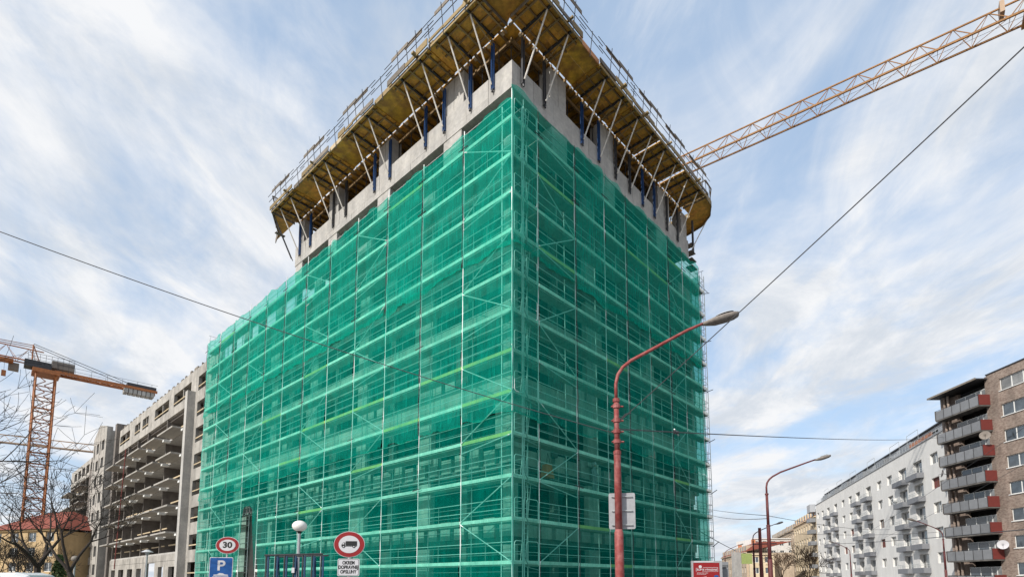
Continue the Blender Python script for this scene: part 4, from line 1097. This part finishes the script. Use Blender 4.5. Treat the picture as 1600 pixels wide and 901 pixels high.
# clamps on the near lamp
for z, k in ((5.62, 0), (5.28, 1), (5.02, 0), (4.78, 0)):
    q = MB().tube((0, 0, z), (0, 0, z+.09), .085, 12).tube((-.12, 0, z+.04), (.16, 0, z+.04), .022, 5).build('clamp', 'red_pole', l1_)
MB().tube((.05, 0, 5.3), (.22, 0, 5.48), .02, 5).tube((.22, 0, 5.48), (.34, 0, 5.5), .015, 5).build('cable_hook', 'dark_steel', l1_)
sg = thing('road_sign', 'grey back of a rectangular road sign fixed to the nearest red lamp pole', 'sign', WORLD, (2.54, 12.54, 2.8), rot=0)
sg.rotation_euler = (0, 0, R(-8)); BASE[sg.name] = (0, 0, 0)
def rrect(w, h, r=.04, n=4):
    P = []
    for cx, cz, a0 in ((w/2-r, h/2-r, 0), (-w/2+r, h/2-r, 90), (-w/2+r, -h/2+r, 180), (w/2-r, -h/2+r, 270)):
        for i in range(n+1): P.append((cx+r*math.cos(R(a0+90*i/n)), cz+r*math.sin(R(a0+90*i/n))))
    return P
MB().slab([(x+0.01, z+.42) for x, z in rrect(.60, .84)], 'y', -.012, .012).build('panel', 'sign_back', sg)
for z in (.09, .42, .75):
    MB().tube((-.22, -.05, z), (.24, -.05, z), .012, 5).tube((-.22, -.05, z), (-.22, -.01, z), .012, 5).tube((.24, -.05, z), (.24, -.01, z), .012, 5).build('bracket', 'steel', sg)
pl = thing('tram_pole', 'plain dark red tram pole between the third lamp and the cream houses', 'pole', WORLD, (22.8, 50, 0))
MB().tube((22.8, 50, 0), (22.8, 50, 6.5), .19, 10, .13).build('pole', 'red_panel', pl); MB().tube((22.1, 50, 5.0), (24.3, 50, 5.05), .05, 6).build('cross_arm', 'dark_steel', pl)

def wire(name, p, q, r, sag, label, m='wire_grey'):
    p = Vector(p); q = Vector(q); pts = []
    for i in range(25):
        t = i/24; v = p.lerp(q, t); v.z -= 4*sag*t*(1-t); pts.append(v)
    o = MB().path(pts, r, 5).build(name, m); tag(o, label, 'wire'); return o
wire('overhead_wire', (-11.8, 9.2, 8.85), (2.40, 12.4, 5.02), .009, .22, 'long dark wire from the upper left across the netting to the red lamp pole')
wire('overhead_wire', (6.9, 4.5, 8.55), (2.5, 12.4, 5.3), .0095, .05, 'steep dark wire rising right from the red lamp pole past its head')
wire('overhead_wire', (2.5, 12.4, 5.12), (57.13, 70, 20.5), .016, .35, 'nearly level wire from the red lamp pole to the white block')
wire('overhead_wire', (20.9, 60, 9.75), (13.7, 29, 5.1), .018, .1, 'thin upper wire between the scaffold and the second lamp')
wire('overhead_wire', (20.9, 60, 9.35), (13.7, 29, 4.95), .018, .35, 'thin lower wire sagging between the scaffold and the second lamp')
wire('overhead_wire', (13.7, 29, 5.1), (46, 66, 7.9), .015, .3, 'thin wire from the second lamp over the street to the right')
wire('overhead_wire', (56.9, 110, 9.4), (22.4, 23, 3.85), .024, .45, 'heavy dark tram wire low in front of the white block')
wire('overhead_wire', (55.71, 86, 8.91), (36.6, 37, 12.9), .014, .2, 'thin slanting wire crossing the white block, the upper one')
wire('overhead_wire', (54.6, 80, 7.93), (32.6, 33, 9.35), .014, .2, 'thin slanting wire crossing the white block, the lower one')
wire('overhead_wire', (15.6, 45, 5.7), (24.66, 60, 4.93), .03, .05, 'short wire sloping down beside the red billboard')
wire('overhead_wire', (30.0, 60, 6.9), (47, 60, 7.0), .02, .25, 'faint level span wire between the lamp rows')
ins = thing('wire_insulator', 'small insulator on the level wire right of the red lamp pole', 'insulator', WORLD, (4.45, 14.45, 5.5))
MB().tube((4.38, 14.38, 5.6), (4.52, 14.53, 5.63), .045, 8).build('insulator_body', 'dark_steel', ins); MB().tube((4.36, 14.3, 5.66), (4.56, 14.6, 5.57), .02, 5).build('clamp', 'steel', ins)

# ------------------------------------------------------------------ signs and street furniture
def text_mesh(txt, size, bold=0.0, align='CENTER', sx=1.0):
    cu = bpy.data.curves.new('t', 'FONT'); cu.body = txt; cu.size = size; cu.align_x = align; cu.align_y = 'CENTER'; cu.offset = bold; cu.extrude = .0015; cu.space_line = .95
    o = bpy.data.objects.new('t', cu); COL.objects.link(o)
    dg = bpy.context.evaluated_depsgraph_get(); me = bpy.data.meshes.new_from_object(o.evaluated_get(dg))
    bpy.data.objects.remove(o); me.transform(Matrix.Rotation(R(90), 4, 'X') @ Matrix.Diagonal((sx, 1, 1, 1)))
    return me
def flat(me, name, m, parent, pos):
    me.materials.clear(); me.materials.append(M[m]); return put(name, me, parent, pos)
def sign_thing(label, x, y, z, rot):
    t = thing('road_sign', label, 'sign', WORLD, (x, y, z)); BASE[t.name] = (0,0,0); t.rotation_euler = (0, 0, rot); return t
def disc(rx, rz, y0, y1, n=40): return MB().slab([(rx*math.cos(6.28318*i/n), rz*math.sin(6.28318*i/n)) for i in range(n)], 'y', y0, y1)
s30 = sign_thing('round red-rimmed speed limit sign reading 30 above the blue parking sign', -10.44, 20, 2.92, R(6))
K = 1.2
disc(.345*K, .31, -.02, .0).build('plate', 'sign_white', s30); disc(.33*K, .295, -.026, -.021).build('red_ring', 'sign_red', s30); disc(.235*K, .205, -.032, -.027).build('white_field', 'sign_white', s30)
flat(text_mesh('30', .29, .012, sx=1.15), 'number', 'black', s30, (0, -.034, .0))
MB().tube((-.02, .03, -2.92), (-.02, .03, .3), .032, 8).build('post', 'steel', s30)
sp_ = sign_thing('blue parking sign with a white P and a tow-away car below the round 30 sign', -10.60, 19.93, 2.06, R(10))
MB().slab(rrect(.80, .84), 'y', -.02, 0).build('plate', 'sign_white', sp_); MB().slab(rrect(.75, .79, .03), 'y', -.026, -.021).build('blue_field', 'sign_blue', sp_)
flat(text_mesh('P', .50, .012, sx=1.1), 'letter', 'sign_white', sp_, (0, -.03, .10))
cr = MB().slab([(-.27,-.30),(.27,-.30),(.27,-.275),(-.27,-.275)], 'y', -.033, -.027).slab([(-.24,-.25),(-.24,-.215),(-.13,-.205),(-.04,-.155),(.08,-.165),(.14,-.205),(.25,-.215),(.26,-.25)], 'y', -.033, -.027)
cr.build('tow_car_symbol', 'sign_white', sp_)
st = sign_thing('round red-rimmed no-lorries sign standing in front of the netting', -4.33, 14.5, 2.58, R(4))
disc(.405, .345, -.02, 0, 48).build('plate', 'sign_white', st); disc(.393, .333, -.026, -.021, 48).build('red_ring', 'sign_red', st); disc(.275, .232, -.032, -.027, 48).build('white_field', 'sign_white', st)
q = MB().slab([(-.09,-.035),(.205,-.035),(.205,.085),(-.09,.085)], 'y', -.038, -.033).slab([(-.20,-.05),(-.105,-.05),(-.105,.05),(-.155,.05),(-.195,.0)], 'y', -.038, -.033).slab([(-.2,-.055),(.2,-.055),(.2,-.042),(-.2,-.042)], 'y', -.037, -.0335)
q.build('lorry_symbol', 'black', st)
for x in (-.145, .125):
    a = disc(.038, .034, -.041, -.0385, 16); a.v = [(vx+x, vy, vz-.06) for vx, vy, vz in a.v]; a.build('wheel_symbol', 'black', st)
    a = disc(.018, .016, -.044, -.0415, 12); a.v = [(vx+x, vy, vz-.06) for vx, vy, vz in a.v]; a.build('wheel_hub', 'sign_white', st)
MB().slab([(-.185,.0),(-.125,.0),(-.125,.035),(-.155,.035)], 'y', -.041, -.0385).build('cab_window', 'sign_white', st)
MB().tube((0, .03, -2.58), (0, .03, .3), .032, 8).build('post', 'steel', st)
so_ = sign_thing('white supplementary plate reading OKREM DOPRAVNEJ OBSLUHY under the no-lorries sign', -4.33, 14.49, 1.97, R(4))
MB().slab(rrect(.57, .46, .04), 'y', -.02, 0).build('plate', 'sign_white', so_); MB().slab(rrect(.535, .425, .03), 'y', -.0215, -.0205).build('border', 'black', so_); MB().slab(rrect(.515, .405, .03), 'y', -.024, -.022).build('field', 'sign_white', so_)
flat(text_mesh('OKREM\nDOPRAVNEJ\nOBSLUHY', .125, .005, sx=.76), 'lettering', 'black', so_, (0, -.026, .0))
gl = thing('globe_lamp', 'white globe lamp on a thin grey post in front of the netting', 'street lamp', WORLD, (-7.83, 20, 0), 'globe lamps')
MB().tube((-7.83, 20, 0), (-7.83, 20, 3.35), .055, 10).build('post', 'grey_paint', gl); MB().ball((-7.83, 20, 3.63), .265, .265, .205, 24, 14).build('globe', 'globe', gl, smooth=True)
MB().tube((-7.83, 20, 3.34), (-7.83, 20, 3.46), .05, 12, .10).build('holder', 'black', gl)
g2 = thing('globe_lamp', 'dusty pinkish globe lamp beside the leaning tree', 'street lamp', WORLD, (-32.0, 40, 0), 'globe lamps')
MB().tube((-32, 40, 0), (-32, 40, 2.95), .06, 8).build('post', 'grey_paint', g2); MB().ball((-32, 40, 3.25), .26, .26, .22, 16, 10).build('globe', 'lamp_head', g2, smooth=True)
g3 = thing('street_lamp', 'grey post lamp with a shallow dish reflector in front of the concrete block', 'street lamp', WORLD, (-30.1, 45, 0))
MB().tube((-30.1, 45, 0), (-30.1, 45, 3.8), .07, 8).build('post', 'grey_paint', g3); MB().tube((-30.1, 45, 4.0), (-30.1, 45, 4.2), .45, 14, .12).build('reflector', 'sign_white', g3); MB().tube((-30.1, 45, 3.75), (-30.1, 45, 4.02), .1, 10, .22).build('lamp_holder', 'grey_paint', g3)
# blue steel frame fence
bf = thing('steel_fence', 'dark blue steel bar fence with twin posts in front of the netting', 'fence', WORLD, (-6.4, 16, 0))
MB().tube((-7.25, 16, 2.36), (-5.55, 16, 2.40), .028, 6).build('top_rail', 'dark_steel', bf)
MB().tube((-7.1, 16.5, 2.34), (-5.55, 16.5, 2.38), .022, 6).build('top_rail', 'dark_steel', bf)
for i in range(7):
    x = -7.2 + i*.268
    MB().tube((x, 16, 0), (x, 16, 2.36), .026, 6).build('fence_bar', 'dark_steel', bf)
    MB().box(x+.03, x+.075, 16.0, 16.05, 0, 2.34).build('fence_bar', 'fence_blue', bf); 
    if i % 2: MB().tube((x, 16.5, 0), (x+.1, 16, 2.3), .02, 5).build('fence_strut', 'fence_blue', bf)
MB().box(-6.42, -6.34, 15.93, 15.97, 1.85, 2.0).build('notice_plate', 'sign_white', bf)
rf = thing('railing', 'low dark railing along the pavement before the concrete block', 'railing', WORLD, (-24, 30, 0))
MB().tube((-28.5, 30, 1.72), (-20.2, 30, 1.72), .03, 6).build('top_rail', 'dark_steel', rf); MB().tube((-28.5, 30, 1.0), (-20.2, 30, 1.0), .02, 6).build('mid_rail', 'dark_steel', rf)
for i in range(8): MB().tube((-28.4+i*1.17, 30, 0), (-28.4+i*1.17, 30, 1.75), .025, 6).build('rail_post', 'dark_steel', rf)
rw = thing('railing', 'pale railing across the foot of the dark gateway', 'railing', WORLD, (-9.5, 21, 0))
MB().box(-10.1, -8.9, 21, 21.04, 1.68, 1.76).build('top_rail', 'sign_white', rw); 
for x in (-10.0, -9.0): MB().box(x, x+.05, 21, 21.04, 0, 1.675).build('rail_post', 'steel', rw)
# billboard
BBF = Frame(12.8, 36, R(-6))
bd = thing('billboard', 'red poster case with white lettering in front of the right foot of the scaffold', 'billboard', BBF, (0, 0, 0)); BASE[bd.name] = (0,0,0)
MB().box(-.98, .98, -.1, .1, .5, 2.95).build('case', 'sign_back', bd)
MB().slab([(-.86, .7), (.80, .7), (.80, 2.82), (-.86, 2.82)], 'y', -.115, -.101).build('poster', 'sign_red', bd)
MB().box(-.8, .45, -.13, -.1, 2.84, 2.92).build('top_strip', 'sign_white', bd)
flat(text_mesh('KÚPTE VÝHODNE', .16, .004), 'headline', 'sign_white', bd, (-.0, -.118, 2.36))
mb = MB()
for a in ((-.70, -.68, 2.24, 2.48), (.68, .70, 2.24, 2.52), (-.70, -.58, 2.46, 2.48), (-.25, .70, 2.50, 2.52), (-.3, .70, 2.24, 2.255)): mb.box(a[0], a[1], -.119, -.1155, a[2], a[3])
mb.build('headline_frame', 'sign_white', bd)
a = disc(.10, .10, -.12, -.116, 16); a.v = [(x-.42, y, z+2.56) for x, y, z in a.v]; a.build('rosette', 'sign_white', bd)
flat(text_mesh('výhodné ceny a zľavy\nna celý sortiment', .085, .001, align='LEFT'), 'small_print', 'sign_white', bd, (-.66, -.118, 2.12))
a = disc(.15, .09, -.12, -.116, 20); a.v = [(x+.58, y, z+1.93) for x, y, z in a.v]; a.build('violet_spot', 'sign_blue', bd)
MB().slab([(-.5,1.84),(-.05,1.92),(-.08,1.76),(-.5,1.72)], 'y', -.12, -.116).build('paper_patch', 'sign_white', bd)
MB().tube((0, 0, 0), (0, 0, .5), .09, 8).build('foot', 'grey_paint', bd)
bs_ = thing('billboard', 'narrow pale side board with dark lettering right beside the red poster', 'billboard', Frame(14.15, 36.5, R(-12)), (0, 0, 0)); BASE[bs_.name] = (0,0,0)
MB().box(-.27, .27, -.05, .05, 0, 2.9).build('board', 'sheet_grey', bs_)
flat(text_mesh('VÝHODNÉ\nNÁJOMNÉ\nBYTY', .10, .002), 'lettering', 'black', bs_, (0, -.055, 2.55))
wl = thing('concrete_post', 'squat grey concrete post with a lime green panel at the far end of the street', 'post', WORLD, (41.5, 100, 0))
MB().box(40.6, 42.0, 100, 101, 0, 6.9).build('post', 'concrete', wl); MB().box(42.05, 44.0, 100, 100.1, 4.8, 6.7).build('panel', 'lime_panel', wl)
# parked van, only its roof shows
vn = thing('parked_van', 'white van parked under the trees at the left edge, its roof showing', 'van', WORLD, (-22.6, 25, 0)); BASE[vn.name] = (0,0,0)
def loft(parent, name, m, secs, smooth=True):
    mb = MB(); n = len(secs[0])
    for s_ in secs: mb.v += s_
    for i in range(len(secs)-1):
        for j in range(n): k = (j+1) % n; mb.f.append((i*n+j, i*n+k, (i+1)*n+k, (i+1)*n+j))
    mb.f.append(tuple(reversed(range(n)))); mb.f.append(tuple((len(secs)-1)*n+j for j in range(n)))
    return mb.build(name, m, parent, smooth=False)
def sec(x, zb, zt, hw): return [(x,-hw,zb),(x,hw,zb),(x,hw,zt*.62),(x,hw*.88,zt-.1),(x,hw*.7,zt),(x,-hw*.7,zt),(x,-hw*.88,zt-.1),(x,-hw,zt*.62)]
loft(vn, 'body', 'van_white', [sec(-2.4,.35,1.7,.85), sec(-2.3,.3,1.95,.92), sec(.6,.3,2.0,.93), sec(1.1,.3,1.88,.92), sec(1.8,.3,1.15,.9), sec(2.5,.35,.95,.85)])
for x in (-1.6, 1.6):
    for y in (-.86, .86): MB().tube((x, y-.1, .34), (x, y+.1, .34), .34, 18).build('wheel', 'black', vn)
MB().box(.3, 1.2, -.94, -.925, 1.15, 1.6).build('side_window', 'glass', vn); MB().box(2.45, 2.52, -.7, -.4, .6, .78).build('headlight', 'sign_white', vn); MB().box(2.45, 2.52, .4, .7, .6, .78).build('headlight', 'sign_white', vn)

# ------------------------------------------------------------------ bare trees
def tree(name, label, x, y, h, seed, lean=(0, 0), r0=.2, m='bark', depth=6, spread=.62, fork=1.8, limbs=3, bias=(0, 0, 0), twig=.006):
    t = thing(name, label, 'tree', WORLD, (x, y, 0), 'bare winter trees')
    rg = random.Random(seed); trunk = MB(); crown = MB()
    def grow(p, d, L, r, lv):
        pts = [p]; rr = [r]; n = 4 if lv < 3 else 3
        for i in range(n):
            d = (d + Vector((rg.uniform(-1,1), rg.uniform(-1,1), rg.uniform(-.5,.9)))*(.16 if lv else .08) + Vector(bias)*.05).normalized()
            p = p + d*(L/n); pts.append(p); rr.append(max(twig, r*(1-.34*(i+1)/n)))
            if lv >= 2 and i in (1, 2) and lv < depth and rg.random() < .75:
                s = Vector((rg.uniform(-1,1), rg.uniform(-1,1), rg.uniform(-.35,1))).normalized()
                grow(p, (d*.5+s*.8).normalized(), L*rg.uniform(.45,.7), max(twig, r*.45), lv+1)
        (trunk if lv < 2 else crown).path(pts, rr, 7 if lv < 2 else (5 if lv < 4 else 3))
        if lv >= depth: return
        k = limbs if lv == 0 else rg.choice((2, 2, 3))
        a0 = rg.uniform(0, 6.28)
        ax = d.orthogonal().normalized(); ay = d.cross(ax)
        for i in range(k):
            an = a0 + 6.283*i/k + rg.uniform(-.4, .4); sp = spread*rg.uniform(.7, 1.25)
            nd = (d*math.cos(sp) + (ax*math.cos(an)+ay*math.sin(an))*math.sin(sp) + Vector((0,0,.12))).normalized()
            grow(p, nd, L*rg.uniform(.66,.86)*(1 if lv else .95), max(twig, rr[-1]*rg.uniform(.62,.8)), lv+1)
    L0 = h/ (1+.8+.62+.48+.35)
    grow(Vector((x, y, -.1)), Vector((lean[0], lean[1], 1)).normalized(), fork if fork else L0, r0, 0)
    trunk.build('trunk', m, t); crown.build('branches', m, t)
    return t
tree('bare_tree', 'bare dark tree forking low before the ochre house at the left', -27.7, 32, 7.6, 11, (.0, 0), .24, fork=2.5, limbs=4, spread=.66, twig=.010, depth=5)
tree('bare_tree', 'bare tree with a trunk leaning left in front of the concrete block', -20.2, 26, 5.8, 23, (-.55, .1), .17, fork=2.4, limbs=3, spread=.6, twig=.010, depth=5)
tree('bare_tree', 'near bare tree reaching thin branches in from the left edge', -19.3, 16.0, 8.2, 8, (.05, .05), .17, fork=3.3, limbs=4, spread=.78, bias=(.7, 0, .0), depth=5, twig=.006)
for i, (x, y, h, s) in enumerate(((-34.5, 36, 4.2, 31), (-42, 46, 5.6, 32), (-38.6, 44, 5, 33), (-47, 52, 6, 34), (-36.5, 40, 4.4, 36))):
    tree('bare_tree', 'small bare tree, %s in the thicket at the left edge' % ('leftmost','tallest','middle','farthest','rightmost')[i], x, y, h, s, (rnd.uniform(-.2,.2), 0), .12, fork=1.5, limbs=4, depth=5, twig=.010)
for i, (x, y, s) in enumerate(((36.8, 75, 41), (35.6, 66, 42))):
    tree('bare_tree', 'brown bare street tree %s' % ('beside the second lamp, before the cream houses', 'before the beige house by the far corner of the white block')[i], x, y, 6, s, (0, 0), .13, 'bark_brown', depth=5, fork=1.9, limbs=4, twig=.018)
hg = thing('conifer_bush', 'small dark green conifer under the bare trees', 'bush', WORLD, (-31.5, 38, 0), None)
mb = MB(); rg = random.Random(3)
for i in range(1500):
    z = rg.random()**.7*3.3; rad = .95*(1-z/3.6)*rg.uniform(.4, 1.1); a = rg.uniform(0, 6.283); c = Vector((-31.5+rad*math.cos(a), 38+rad*math.sin(a), z+.1)); k = len(mb.v)
    for j in range(3): mb.v.append(tuple(c + Vector((rg.uniform(-.13,.13), rg.uniform(-.13,.13), rg.uniform(-.13,.13)))))
    mb.f.append((k, k+1, k+2))
mb.build('foliage', 'hedge', hg); MB().tube((-31.5, 38, 0), (-31.5, 38, 2.6), .08, 6, .02).build('trunk', 'bark', hg)
